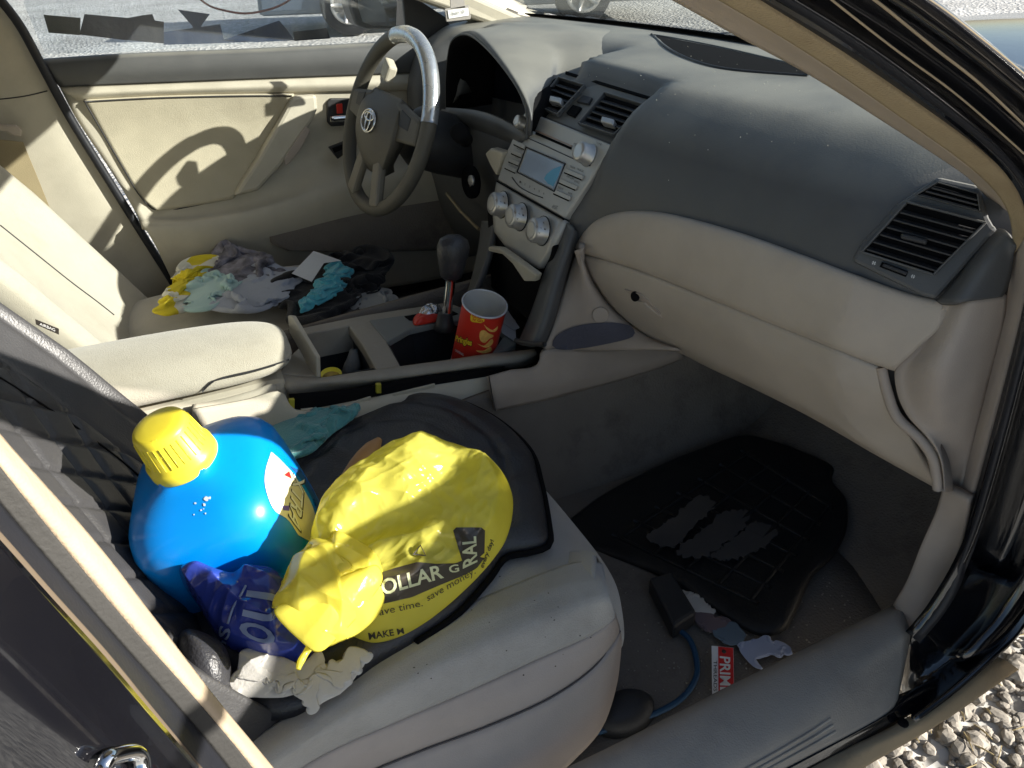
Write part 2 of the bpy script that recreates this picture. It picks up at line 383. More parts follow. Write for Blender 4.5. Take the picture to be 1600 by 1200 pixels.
BLUE = mat('blue bottle plastic', (.0, .25, .78), .3, .02, 60, spec=.45, coat=.1, var=.03)
YCAP = mat('yellow cap plastic', (.88, .74, .05), .35, .03, 200, spec=.45, var=.03)
YBAG = mat('thin yellow film', (.93, .87, .16), .18, .45, 55, spec=.55, trans=.5, var=.03)
def seethrough(M, k):
    n = M.node_tree.nodes; l = M.node_tree.links; o = n['Material Output']; src = o.inputs[0].links[0].from_socket
    t = n.new('ShaderNodeBsdfTransparent'); t.inputs[0].default_value = (1, .93, .35, 1); ms = n.new('ShaderNodeMixShader'); ms.inputs[0].default_value = k
    l.new(src, ms.inputs[1]); l.new(t.outputs[0], ms.inputs[2]); l.new(ms.outputs[0], o.inputs[0])
seethrough(YBAG, .20)
NAVY = mat('navy plastic film', (.025, .045, .28), .12, .25, 110, spec=.6)
NAVYP = mat('pale blue print', (.22, .28, .46), .3, .2, 70)
WHITEP = mat('white tissue', (.66, .64, .60), .9, .3, 300, .15, (.45, .42, .36), 30, trans=.25)
PAPER = mat('white paper', (.70, .69, .68), .8, .05, 200)
TEAL = mat('teal towel', (.10, .33, .34), 1, .9, 420, .3, (.05, .18, .19), 30, sheen=.4)
TURQ = mat('turquoise towel', (.08, .42, .52), 1, .9, 420, .3, (.05, .25, .33), 30, sheen=.4)
AQUA = mat('pale aqua cloth', (.42, .60, .58), 1, .6, 420, sheen=.3)
YCLOTH = mat('yellow and white cloth', (.66, .54, .03), .95, .6, 420, .0)
GREYTD = mat('grey tie dye cloth', (.20, .19, .22), 1, .7, 420, .8, (.03, .03, .045), 34, var=.75, vscale=38)
PALEB = mat('pale blue grey cloth', (.40, .43, .50), 1, .7, 420, .3, (.28, .30, .38), 12)
BLKC = mat('black cloth', (.012, .012, .014), 1, .7, 420, sheen=.1)
GREYC = mat('grey cloth', (.30, .31, .31), 1, .7, 420, .3, (.17, .17, .18), 16)
WOOD = mat('bare wood handle', (.42, .235, .10), .5, .2, 90, .3, (.28, .14, .05), 22)
RED = mat('red can print', (.62, .035, .02), .35, spec=.5, var=.03)
FOILC = mat('dull metal can', (.60, .61, .64), .4, metal=.25)
FOIL = mat('crinkled foil', (.75, .75, .77), .2, .9, 160, metal=.9)
YEL = mat('yellow print', (.85, .58, .03), .5); YEL2 = mat('chip gold', (.80, .46, .12), .6, var=.2, vscale=90)
REDP = mat('red print', (.60, .02, .02), .5); WHT = mat('white print', (.78, .78, .77), .5); BLKP = mat('black print', (.035, .03, .025), .4)
GOLDBR = mat('dark print on film', (.06, .05, .035), .25, .2, 75, spec=.5); LIMEP = mat('pale print', (.62, .64, .38), .4)
SCREEN = mat('grey lcd', (.30, .36, .45), .18, spec=.6); SCRB = mat('lcd stain', (.08, .30, .46), .18, spec=.6)
CORD = mat('blue cord', (.012, .06, .13), .45)
TAPE = mat('black tape', (.008, .011, .022), .45, .4, 90); TAPEN = mat('navy tape', (.022, .045, .10), .35, .4, 90); TAPEB = mat('dusty tape', (.06, .065, .06), .7)
CONC = mat('grey plastic label', (.3, .28, .26), .7)

CAR = thing('car', 'black sedan with worn beige interior seen through its open front passenger door', 'car', (0, 0, 0))

# ================================================================ setting
def node_ground():
    M = D.materials.new('pale gravel ground'); M.use_nodes = True; n = M.node_tree.nodes; l = M.node_tree.links; b = n['Principled BSDF']; b.inputs['Roughness'].default_value = .95
    tc = n.new('ShaderNodeTexCoord'); v = n.new('ShaderNodeTexVoronoi'); v.inputs['Scale'].default_value = 28; l.new(tc.outputs['Object'], v.inputs['Vector'])
    nz = n.new('ShaderNodeTexNoise'); nz.inputs['Scale'].default_value = .8; nz.inputs['Detail'].default_value = 8; l.new(tc.outputs['Object'], nz.inputs['Vector'])
    r1 = n.new('ShaderNodeValToRGB'); r1.color_ramp.elements[0].color = (.40, .385, .36, 1); r1.color_ramp.elements[1].color = (.60, .585, .55, 1); r1.color_ramp.elements[0].position = .3; r1.color_ramp.elements[1].position = .7; l.new(nz.outputs[0], r1.inputs[0])
    sp = n.new('ShaderNodeSeparateColor'); l.new(v.outputs['Color'], sp.inputs[0]); mr = n.new('ShaderNodeMapRange'); mr.inputs[3].default_value = .65; mr.inputs[4].default_value = 1.2; l.new(sp.outputs[0], mr.inputs[0])
    mx = n.new('ShaderNodeMix'); mx.data_type = 'RGBA'; mx.blend_type = 'MULTIPLY'; mx.inputs[0].default_value = 1; l.new(r1.outputs[0], mx.inputs[6]); l.new(mr.outputs[0], mx.inputs[7]); l.new(mx.outputs[2], b.inputs['Base Color'])
    bp = n.new('ShaderNodeBump'); bp.inputs['Strength'].default_value = .8; bp.inputs['Distance'].default_value = .02; l.new(v.outputs['Distance'], bp.inputs['Height']); l.new(bp.outputs[0], b.inputs['Normal'])
    return M
GROUND = node_ground()
g = mk('ground', [(-150, -150, 0), (150, -150, 0), (150, 150, 0), (-150, 150, 0)], [(0, 1, 2, 3)], GROUND, smooth=False); g['kind'] = 'structure'
# loose stones beside the rocker: real pebbles, one mass
STONE = mat('limestone pebble', (.34, .305, .26), .9, .6, 120, .5, (.2, .19, .17), 40, var=.35, vscale=35)
rs = random.Random(3); V = []; F = []
N7 = 7; RG = (.62, 1.25, 1.9)
ico = [(0, 0, 1)]+[(math.cos(2*math.pi*(k+.5*(i_ % 2))/N7)*math.sin(a), math.sin(2*math.pi*(k+.5*(i_ % 2))/N7)*math.sin(a), math.cos(a)) for i_, a in enumerate(RG) for k in range(N7)]
icf = [(0, 1+k, 1+(k+1) % N7) for k in range(N7)]+[f for q in (1, 1+N7) for k in range(N7) for f in ((q+k, q+N7+k, q+(k+1) % N7), (q+(k+1) % N7, q+N7+k, q+N7+(k+1) % N7))]
for i in range(6000):
    x = rs.uniform(.35, 1.9); y = rs.uniform(-1.25, -.45)
    s = .0055*math.exp(rs.gauss(0.2, .55)); s = min(s, .02); a = rs.uniform(0, 6.3); ex = rs.uniform(.8, 1.6); ez = rs.uniform(.5, .9); base = len(V)
    for (px, py, pz) in ico:
        k = rs.uniform(.86, 1.12); qx, qy, qz = px*s*k*ex, py*s*k, pz*s*k*ez
        V.append((x+qx*math.cos(a)-qy*math.sin(a), y+qx*math.sin(a)+qy*math.cos(a), qz+s*ez*rs.uniform(.3, .8) if False else qz+s*ez*.55))
    F += [tuple(base+q for q in f) for f in icf]
gr = mk('gravel', V, F, STONE, smooth=False); gr['kind'] = 'stuff'; gr['label'] = 'pale crushed stone gravel lying below the car sill'; gr['category'] = 'gravel'
STRAW = mat('dry straw', (.42, .33, .17), .9)
V = []; F = []
for i in range(420):
    x = rs.uniform(.5, 1.6); y = rs.uniform(-1.15, -.5); a = rs.uniform(0, 6.3); L = rs.uniform(.015, .05); b0 = len(V); wd = .0007; z = rs.uniform(.008, .018)
    dx, dy = math.cos(a)*L, math.sin(a)*L; nx, ny = -math.sin(a)*wd, math.cos(a)*wd
    V += [(x+nx, y+ny, z), (x-nx, y-ny, z), (x+dx-nx, y+dy-ny, z+.004), (x+dx+nx, y+dy+ny, z+.004), (x+dx/2, y+dy/2, z+.006)]
    F += [(b0, b0+1, b0+4), (b0+1, b0+2, b0+4), (b0+2, b0+3, b0+4), (b0+3, b0, b0+4)]
st = mk('straw', V, F, STRAW, smooth=False); st['kind'] = 'stuff'; st['label'] = 'dry straw bits scattered over the gravel'; st['category'] = 'straw'

# ================================================================ car shell
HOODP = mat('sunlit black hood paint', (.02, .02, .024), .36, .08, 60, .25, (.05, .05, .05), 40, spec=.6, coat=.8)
def loft3(name, secs, m_, parent, nu=30, nv=20, thick=.012):
    return rows(name, secs, m_, parent, nu, nv, thick)[0]
loft3('roof', [[(.47-.20*(y/.57)**2, y, 1.225-.03*(y/.57)**2) for y in (-.57, -.3, 0, .3, .57)], [(.15, y, 1.30-.12*y*y) for y in (-.60, -.3, 0, .3, .60)], [(-.5, y, 1.36-.2*y*y) for y in (-.60, -.3, 0, .3, .60)], [(-1.25, y, 1.36-.2*y*y) for y in (-.58, -.3, 0, .3, .58)]], BEIGEC, CAR, thick=-.03)
loft3('roof_skin', [[(.50-.20*(y/.57)**2, y, 1.262-.03*(y/.57)**2) for y in (-.66, -.3, 0, .3, .66)], [(.15, y, 1.345-.14*y*y) for y in (-.69, -.3, 0, .3, .69)], [(-.5, y, 1.405-.2*y*y) for y in (-.69, -.3, 0, .3, .69)], [(-1.25, y, 1.405-.2*y*y) for y in (-.67, -.3, 0, .3, .67)]], PAINT, CAR, thick=.008)
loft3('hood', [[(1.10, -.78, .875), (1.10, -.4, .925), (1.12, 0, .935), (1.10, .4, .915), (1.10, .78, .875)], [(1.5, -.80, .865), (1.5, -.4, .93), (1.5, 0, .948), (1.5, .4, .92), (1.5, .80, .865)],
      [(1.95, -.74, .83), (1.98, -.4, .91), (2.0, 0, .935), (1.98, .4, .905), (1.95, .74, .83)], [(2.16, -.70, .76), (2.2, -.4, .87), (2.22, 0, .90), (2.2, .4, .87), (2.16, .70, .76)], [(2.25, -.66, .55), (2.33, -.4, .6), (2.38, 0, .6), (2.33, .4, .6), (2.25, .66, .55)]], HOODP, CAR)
for s in (-1, 1):
    loft3('fender', [[(.82, s*.80, .86), (1.1, s*.785, .87), (1.5, s*.805, .86), (1.95, s*.745, .825), (2.18, s*.625, .715)], [(.82, s*.90, .82), (1.1, s*.905, .83), (1.5, s*.91, .8), (1.95, s*.86, .74), (2.22, s*.68, .62)], [(.82, s*.90, .3), (1.1, s*.9, .42), (1.5, s*.905, .66), (1.95, s*.87, .45), (2.25, s*.7, .25)]], PAINT, CAR)
loft3('cowl', [[(.93, -.70, .935), (1.0, 0, .94), (.93, .70, .935)], [(1.12, -.78, .90), (1.14, 0, .92), (1.12, .78, .90)]], DARK, CAR)
# windshield and its black border
WSG = glassmat('windshield glass', (.93, .95, .94), dust=.06)
def ws(u, t):   # u across -1..1, t up 0..1
    b = np.array([1.055-.11*u*u, u*.70, .972]); tp = np.array([.56-.22*u*u, u*.57, 1.215-.02*u*u]); p = b*(1-t)+tp*t; p[2] += .02*math.sin(math.pi*t)*(1-u*u*.5); return p
V = [ws(-1+2*i/20, j/16) for i in range(21) for j in range(17)]
wsh = mk('windshield', V, gridfaces(21, 17), WSG, CAR, solid=.004)
V = [ws(-1+2*i/20, .0+.035*j/3)+np.array([-.003, 0, -.004]) for i in range(21) for j in range(4)]
mk('windshield_border', V, gridfaces(21, 4), BLACK, wsh, solid=.002)
# driver side A pillar, roof rail, B pillar
for s in (1,):
    prism('a_pillar', [(1.0, s*.735, .93), (.90, s*.73, .93), (.26, s*.60, 1.17), (.30, s*.60, 1.23)], (0, -.055*s, 0), BEIGE, CAR, .01)
    prism('roof_rail', [(.28, s*.60, 1.17), (.29, s*.60, 1.23), (-.4, s*.60, 1.33), (-1.3, s*.60, 1.33), (-1.3, s*.60, 1.28), (-.4, s*.60, 1.27)], (0, -.05*s, 0), BEIGE, CAR, .01)
prism('roof_rail', [(.28, -.64, 1.17), (.29, -.64, 1.23), (-.4, -.64, 1.33), (-1.3, -.64, 1.33), (-1.3, -.64, 1.28), (-.4, -.64, 1.27)], (0, .05, 0), RUBBER, CAR, .01)
loft3('roof_header', [[(.57-.20*(y/.57)**2, y, 1.205-.02*(y/.57)**2) for y in (-.57, -.3, 0, .3, .57)], [(.42-.19*(y/.57)**2, y, 1.20-.02*(y/.57)**2) for y in (-.57, -.3, 0, .3, .57)]], BEIGE, CAR, thick=.015)
# rear of the cabin
prism('c_pillar', [(-1.05, .62, 1.30), (-1.35, .62, 1.30), (-1.8, .70, .95), (-1.35, .70, .95)], (0, .05, 0), BEIGE, CAR, .01)
prism('c_pillar', [(-1.05, -.67, 1.30), (-1.35, -.67, 1.30), (-1.8, -.75, .95), (-1.35, -.75, .95)], (0, .05, 0), BEIGE, CAR, .01)
box('body_side', (-1.9, .73, .2), (-.20, .90, .93), PAINT, CAR, .03)
box('body_side', (-1.9, -.90, .2), (-.28, -.79, .90), PAINT, CAR, .03)
prism('rear_bench', [(-1.0, -.66, .3), (-.85, -.66, .52), (-1.30, -.66, .50), (-1.52, -.66, .95), (-1.72, -.66, .95), (-1.6, -.66, .3)], (0, 1.32, 0), SEATF, CAR, .04)
box('rear_shelf', (-2.0, -.7, .88), (-1.6, .7, .93), BEIGE, CAR)
# driver side lower body seen from outside
box('rocker', (-.3, .74, .18), (.9, .90, .44), PAINT, CAR, .03)
# floor, tunnel, firewall
flo = rows('floor_carpet', [[(-1.2, -.66, .30), (.2, -.665, .30), (.75, -.665, .30), (.84, -.665, .305)], [(-1.2, 0, .30), (.2, 0, .30), (.75, 0, .30), (.90, 0, .305)], [(-1.2, .70, .30), (.2, .70, .30), (.75, .70, .30), (.90, .70, .305)]], CARPET, CAR, 40, 40, .01)[0]
loft3('firewall_carpet', [[(.80, -.70, .302), (.88, -.3, .302), (.88, .72, .302)], [(.93, -.70, .36), (1.0, -.3, .36), (1.0, .72, .36)], [(1.05, -.70, .50), (1.10, -.3, .50), (1.10, .72, .50)], [(1.08, -.70, .9), (1.14, -.3, .9), (1.14, .72, .9)]], CARPET, CAR, thick=.01)
TUN = ('y', -.165)
loft3('tunnel_carpet', [[(.05, -.15, .29), (.45, -.19, .29), (1.1, -.21, .29)], [(.05, -.125, .38), (.45, -.162, .42), (1.1, -.17, .48)], [(.05, -.10, .46), (.45, -.155, .53), (1.1, -.16, .60)]], CARPET, CAR, thick=.01)
loft3('tunnel_carpet', [[(.05, .19, .29), (.5, .20, .29), (1.1, .21, .29)], [(.05, .15, .42), (.5, .165, .46), (1.1, .17, .48)], [(.05, .14, .56), (.5, .15, .58), (1.1, .16, .60)]], CARPET, CAR, thick=.01)
# sill plate, rocker flange and front post of the door opening
def L2(a, b, k=1.6):   # extend a pixel line beyond its first point
    a, b = np.array(a, float), np.array(b, float); return [tuple(b+(a-b)*k), tuple(a), tuple(b)]
s0 = [(560, 1345), (890, 1197), (1150, 1066), (1395, 945)]; s1 = [(640, 1375), (1010, 1197), (1230, 1090), (1422, 985)]
s2 = [(760, 1400), (1060, 1245), (1260, 1130), (1420, 1010)]; s3 = [(900, 1370), (1230, 1200), (1380, 1120), (1405, 1085)]
sill, SILLB = rows('sill_plate', [(s0, ('z', .395)), ([(x+14, y+8) for x, y in s0], ('z', .412)), (s1, ('z', .412)), (s2, ('z', .398)), (s3, ('z', .365))], SILLM, CAR, 50, 26, .006)
for k in range(3):
    q0 = spl(s2, 20); q1 = spl(s3, 20); t = .3+.2*k
    ln = [(1-t)*a+t*b for a, b in zip(q0, q1)][4:16]
    tube('tread_rib', [hit(x, y, SILLB, .0005) for x, y in ln if hit(x, y, SILLB) is not None], .0016, SILLM, sill, 6)
rows('rocker_panel', [(s3, ('z', .366)), ([(1000, 1350), (1255, 1212), (1420, 1118), (1545, 1024)], ('z', .35))], PAINT, CAR, 30, 8, .01)
rows('rocker_flange', [([(960, 1370), (1255, 1203), (1420, 1120), (1545, 1022)], ('z', .353)), ([(1050, 1380), (1300, 1202), (1440, 1128), (1568, 1030)], ('z', .352)), ([(1120, 1345), (1345, 1203), (1470, 1130), (1592, 1046)], ('z', .335))], DUSTP, CAR, 30, 10, .02)
lathe('bolt', [(0, .006), (.004, .006), (.006, .003)], hit(1410, 1131, ('z', .352)), (0, -.3, 1), BLACK, CAR, 10)
kl = [(1474, 758), (1462, 800), (1440, 850), (1418, 905), (1395, 945)]; kr = [(1514, 780), (1505, 840), (1490, 890), (1465, 935), (1422, 985)]
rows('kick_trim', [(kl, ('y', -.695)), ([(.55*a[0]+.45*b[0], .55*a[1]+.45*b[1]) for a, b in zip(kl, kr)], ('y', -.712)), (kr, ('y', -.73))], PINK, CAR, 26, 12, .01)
e0 = [(930, -62), (1049, 0), (1150, 56), (1262, 116), (1375, 187), (1502, 270), (1535, 302), (1562, 322)]
e1a = [(990, -78), (1122, 0), (1195, 42), (1262, 84), (1412, 187), (1525, 270), (1558, 302), (1576, 332)]
e1 = [(990, -78), (1122, 0), (1262, 84), (1412, 187), (1525, 270), (1574, 330), (1583, 400), (1570, 480), (1535, 620), (1497, 768)]
e2 = [(1040, -82), (1180, 0), (1300, 75), (1412, 150), (1525, 232), (1587, 295), (1606, 360), (1603, 450), (1567, 600), (1516, 782)]
e3 = [(1090, -88), (1240, 0), (1375, 86), (1525, 202), (1605, 285), (1626, 360), (1622, 470), (1590, 610), (1540, 790), (1505, 880), (1460, 955), (1426, 996)]
e3b = [(1045, -86), (1184, -2), (1305, 73), (1416, 148), (1528, 230), (1590, 294), (1608, 360), (1604, 450), (1569, 600), (1520, 785), (1497, 868), (1468, 936), (1424, 988)]
rows('a_pillar_trim', [(e0, ('y', -.655)), ([((a[0]+b[0])/2, (a[1]+b[1])/2) for a, b in zip(e0, e1a)], ('y', -.672)), (e1a, ('y', -.70))], PILLAR, CAR, 50, 10, .012)
mid = [((a[0]+b[0])/2+1, (a[1]+b[1])/2-1) for a, b in zip(e1, e2)]
rows('door_opening_weatherstrip', [(e1[:7], ('y', -.701)), (mid[:7], ('y', -.716)), (e2[:7], ('y', -.725))], TANSEAL, CAR, 60, 8, .008)
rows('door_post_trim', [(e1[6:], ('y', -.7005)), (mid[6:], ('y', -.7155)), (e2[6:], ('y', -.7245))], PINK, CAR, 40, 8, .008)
rows('rubber_seal', [(spl(e3b, 60).tolist(), ('y', -.724)), (spl((np.array(spl(e3b, 60))+np.array(spl(e3, 60)))/2+np.array([0, -1]), 60).tolist(), ('y', -.748)), (spl(e3, 60).tolist(), ('y', -.752))], RUBBER, CAR, 70, 8, .01)
rows('rocker_end', [([(1404, 1088), (1412, 1050), (1424, 1000), (1462, 955), (1505, 885)], ('y', -.742)), ([(1412, 1108), (1440, 1070), (1480, 1030), (1525, 975), (1570, 905)], ('y', -.765)), ([(1424, 1122), (1480, 1082), (1545, 1028), (1590, 990), (1640, 925)], ('y', -.805))], PAINT, CAR, 24, 12, .006)
# outer skin of the front pillar and hinge post
e4 = [(1300, -95), (1457, 0), (1530, 55), (1612, 124), (1700, 210), (1760, 330), (1790, 520), (1760, 700), (1700, 850), (1625, 960), (1545, 1026)]
e4m = [(1180, -92), (1330, 0), (1440, 72), (1560, 165), (1640, 250), (1668, 350), (1670, 480), (1640, 640), (1580, 830), (1530, 930), (1460, 1022)]
rows('a_pillar_skin', [(spl(e3, 60).tolist(), ('y', -.752)), (spl(e4m, 60).tolist(), ('y', -.745)), (spl((spl(e4m, 60)+spl(e4, 60))/2, 60).tolist(), ('y', -.79)), (spl(e4, 60).tolist(), ('y', -.80))], PAINT, CAR, 80, 18, .01)
tube('paint_seam', [hit(x, y, ('y', -.772)) for x, y in [(1280, -20), (1300, 0), (1400, 78), (1500, 152), (1600, 240)]], .0007, DUSTP, CAR, 6, n=24)
tube('drip_moulding', [hit(x, y, ('y', -.785)) for x, y in [(1330, -20), (1367, 0), (1460, 75), (1530, 130), (1605, 200)]], .0009, DUSTP, CAR, 6, n=24)
# passenger side B pillar and rear door
b0 = [(-90, 560), (0, 677), (145, 841), (243, 967), (336, 1088), (420, 1190), (480, 1265)]
b1 = [(-90, 610), (0, 729), (112, 869), (210, 985), (289, 1073), (373, 1172), (440, 1260)]
b2 = [(-90, 665), (0, 785), (75, 873), (165, 977), (255, 1078), (340, 1177), (400, 1260)]
b3 = [(-90, 705), (0, 827), (83, 915), (170, 1010), (248, 1102), (325, 1195), (380, 1262)]
b4 = [(-90, 722), (0, 842), (75, 926), (160, 1020), (238, 1112), (316, 1206), (370, 1275)]
SEALB = mat('cream pillar weatherstrip', (.46, .36, .25), .7, .3, 400, .3, (.3, .24, .16), 14); SEALG = mat('grey rubber seal', (.045, .043, .04), .7, .3, 300)
rows('b_pillar_weatherstrip', [(b0, ('y', -.735)), ([((a[0]+b[0])/2, (a[1]+b[1])/2) for a, b in zip(b0, b1)], ('y', -.748)), (b1, ('y', -.752))], SEALB, CAR, 50, 8, .01)
rows('b_pillar_seal', [(b1, ('y', -.753)), (b2, ('y', -.757))], SEALG, CAR, 50, 8, .01)
rows('b_pillar_skin', [(b2, ('y', -.758)), (b3, ('y', -.775)), (b4, ('y', -.785))], RUBBER, CAR, 50, 8, .01)
rd, RDB = rows('rear_door', [([(-140, 690), (0, 843), (75, 927), (160, 1021), (238, 1113), (330, 1222), (390, 1300)], ('y', -.795)), ([(-240, 800), (-80, 960), (0, 1040), (90, 1130), (160, 1200), (260, 1300), (330, 1380)], ('y', -.835)), ([(-300, 900), (-150, 1060), (-60, 1150), (20, 1230), (90, 1310), (190, 1400), (260, 1480)], ('y', -.845))], PAINT, CAR, 30, 20, .006)
tube('striker_loop', [hit(x, y, RDB, .012) for x, y in [(160, 1202), (172, 1184), (208, 1176), (220, 1186), (222, 1206)]], .0045, CHROME, rd, 8, n=20)
tube('glass_edge', [hit(x, y, ('y', -.788)) for x, y in [(-60, 782), (0, 846), (70, 925), (160, 1024), (235, 1115), (316, 1212)]], .003, mat('brown seal edge', (.12, .09, .06), .8), CAR, 8, n=24)
pt_ = hit(-90, 560, ('y', -.735)); pb_ = hit(480, 1265, ('y', -.735)); oy = np.array([-.055, .004, 0]); ox = np.array([-.11, 0, 0])
prism('b_pillar', [pb_+oy, pt_+oy, pt_+oy+ox, pb_+oy+ox], (0, .05, 0), BEIGE, CAR, .006)
prism('b_pillar_upper', [pt_+oy, (-.16, -.655, 1.27), (-.28, -.655, 1.27), pt_+oy+ox], (0, .04, 0), BEIGE, CAR, .006)
prism('b_pillar_cover', [pt_+np.array([-.02, -.004, 0]), (-.18, -.668, 1.28), (-.26, -.668, 1.28), pt_+np.array([-.12, -.012, 0])], (0, -.012, 0), RUBBER, CAR, .004)
# open passenger door, swung forward on its hinges
ang = math.radians(76); hx, hy = .86, -.88
def dp(u, v, z): # u along the door from the hinge, v thickness
    dxx, dyy = -math.cos(ang), -math.sin(ang); return (hx+dxx*u-dyy*v*-1, hy+dyy*u+dxx*v*-1, z)
dr = prism('front_passenger_door', [dp(.02, 0, .28), dp(1.0, 0, .28), dp(1.08, 0, .96), dp(-.02, 0, .945)], np.array(dp(0, .09, 0))-np.array(dp(0, 0, 0)), PAINT, CAR, .02)
tube('window_frame', [dp(.0, .04, .93), dp(.15, .04, 1.0), dp(.4, .04, 1.12), dp(.7, .04, 1.22), dp(.9, .04, 1.24), dp(1.05, .04, 1.2), dp(1.08, .04, .95)], .014, RUBBER, dr, 8, n=40)

# ================================================================ driver door, B pillar, window
door_rows = [([(93, 136), (250, 130), (400, 124), (560, 118), (700, 112)], ('y', .726)), ([(122, 190), (300, 190), (500, 185), (700, 170)], ('y', .731)),
             ([(175, 270), (300, 265), (450, 250), (700, 230)], ('y', .727)), ([(215, 335), (300, 333), (420, 308), (540, 265), (700, 245)], ('y', .70)),
             ([(224, 352), (330, 346), (450, 318), (560, 284), (700, 258)], ('y', .668)), ([(245, 388), (350, 380), (450, 355), (560, 320), (700, 290)], ('y', .664)),
             ([(270, 440), (400, 420), (500, 400), (620, 380), (750, 350)], ('y', .69)), ([(290, 480), (420, 460), (600, 450), (760, 420)], ('y', .70))]
ddoor, DOORB = rows('driver_door', door_rows, BEIGE, CAR, 60, 50, .02)
rows('door_upper_trim', [([(60, 92), (200, 83), (400, 75), (560, 67), (720, 58)], ('y', .738)), ([(66, 100), (200, 90), (400, 82), (560, 74), (720, 65)], ('y', .722)), ([(78, 118), (250, 110), (400, 103), (560, 97), (720, 90)], ('y', .716)), ([(93, 136), (250, 130), (400, 124), (560, 118), (720, 111)], ('y', .724))], DASH, ddoor, 50, 16, .01)
rows('door_upper_strip', [([(94, 137), (250, 131), (400, 125), (560, 119), (700, 113)], ('y', .722)), ([(108, 147), (250, 141), (400, 136), (560, 132), (700, 127)], ('y', .712)), ([(120, 157), (250, 150), (400, 146), (560, 143), (700, 140)], ('y', .722))], BEIGE, ddoor, 40, 10, .01)
fab = [([(131, 157), (250, 151), (380, 148), (460, 148)], ('y', .716)), ([(160, 207), (260, 200), (370, 198), (432, 198)], ('y', .726)), ([(192, 262), (270, 255), (350, 253), (402, 250)], ('y', .722)), ([(222, 308), (280, 302), (330, 296), (378, 290)], ('y', .708)), ([(246, 328), (290, 321), (330, 314), (364, 306)], ('y', .694))]
fabp, FABB = rows('door_fabric_insert', fab, DOORFAB, ddoor, 40, 30, .01)
tube('insert_seam', [hit(x, y, FABB, .001) for x, y in [(133, 159), (250, 153), (380, 150), (456, 150)]], .0016, DARK, ddoor, 6, n=20)
tube('insert_seam', [hit(x, y, ('y', .706)) for x, y in [(131, 157), (160, 207), (192, 262), (218, 305), (246, 329), (300, 322), (364, 307)]], .0016, DARK, ddoor, 6, n=30)
poly('pull_handle', P3([(458, 150), (495, 147), (497, 170), (488, 190), (440, 258), (404, 298), (366, 307), (374, 292), (402, 250), (432, 198)], ('pl', (.3, .69, .75), (0, 1, -.12))), .05, BEIGE, ddoor, .008)
poly('pull_recess', P3([(478, 196), (484, 205), (470, 232), (452, 255), (446, 258), (444, 248), (460, 222)], ('pl', (.3, .69, .75), (0, 1, -.12))), .004, PINK, ddoor, .001, out=.002)
poly('handle_bezel', P3([(516, 154), (548, 154), (551, 160), (551, 190), (546, 196), (518, 198), (512, 192), (511, 160)], ('y', .722)), .012, DARK, ddoor, .003)
tube('door_handle', P3([(517, 186), (530, 185), (548, 184)], ('y', .70)), .007, CHROME, ddoor, 10, n=8)
poly('lock_knob', P3([(526, 163), (535, 162), (536, 177), (527, 178)], ('y', .712)), .006, mat('red lock button', (.5, .03, .02), .4), ddoor, .001)
sw = poly('window_switch', P3([(514, 231), (540, 221), (548, 234), (528, 249)], ('y', .695)), .012, DARK, ddoor, .002)
poly('switch_button', P3([(519, 232), (538, 225), (541, 231), (523, 239)], ('y', .691)), .004, BLACK, ddoor, .001)
rows('map_pocket', [([(420, 361), (520, 333), (620, 315), (740, 305)], ('y', .672)), ([(425, 380), (530, 365), (640, 352), (750, 345)], ('y', .66)), ([(450, 392), (560, 394), (660, 392), (770, 388)], ('y', .655))], CARPET, ddoor, 30, 12, .01)
wst = [(-12, -15), (28, 35), (62, 96), (112, 188), (170, 282), (222, 365), (274, 448), (290, 480)]
tube('door_weatherstrip', P3(wst, ('y', .712)), .0085, RUBBER, CAR, 10, n=40)
bp, BPB = rows('driver_b_pillar', [(wst, ('y', .724)), ([(-60, -15), (-20, 60), (20, 120), (70, 200), (120, 290), (165, 370), (215, 450), (240, 490)], ('y', .716)), ([(-150, 30), (-110, 100), (-70, 160), (-20, 230), (40, 320), (95, 400), (140, 450), (160, 500)], ('y', .722))], BEIGE, CAR, 50, 20, .02)
tube('pillar_seam', [hit(x, y, BPB, .0008) for x, y in [(-40, 157), (0, 155), (40, 150), (74, 142)] if hit(x, y, BPB) is not None], .0012, DARK, bp, 6, n=16)
poly('belt_webbing', P3([(-40, 214), (36, 222), (62, 285), (90, 356), (34, 348), (8, 290), (-40, 240)], ('y', .690)), .002, BELT, CAR, .0003)
poly('belt_guide', P3([(-40, 193), (24, 196), (34, 203), (33, 214), (22, 213), (10, 206), (-40, 205)], ('y', .684)), .012, BEIGEC, CAR, .003)
DGL = glassmat('driver window glass', (.93, .95, .95), dust=.10, dscale=60)
dg = poly('driver_window_glass', P3([(62, 96), (28, 35), (-20, -40), (0, -330), (640, -300), (690, -20), (700, 64), (560, 70), (300, 82)], ('y', .748)), .004, DGL, ddoor, 0)
poly('mirror_sail', P3([(628, -20), (655, 0), (698, 28), (712, 60), (700, 120), (640, 110), (636, 66)], ('y', .730)), .012, DARK, ddoor, .002)
mh = poly('door_mirror', P3([(548, -60), (546, 8), (556, 40), (575, 47), (632, 47), (650, 30), (655, -60)], ('y', 1.0)), .09, DARK, CAR, .012)
poly('mirror_glass', P3([(560, -60), (558, 8), (566, 34), (580, 39), (618, 41), (622, -60)], ('y', .998)), .004, mat('mirror', (.9, .9, .9), .02, metal=1, var=0), mh, 0, out=.004)
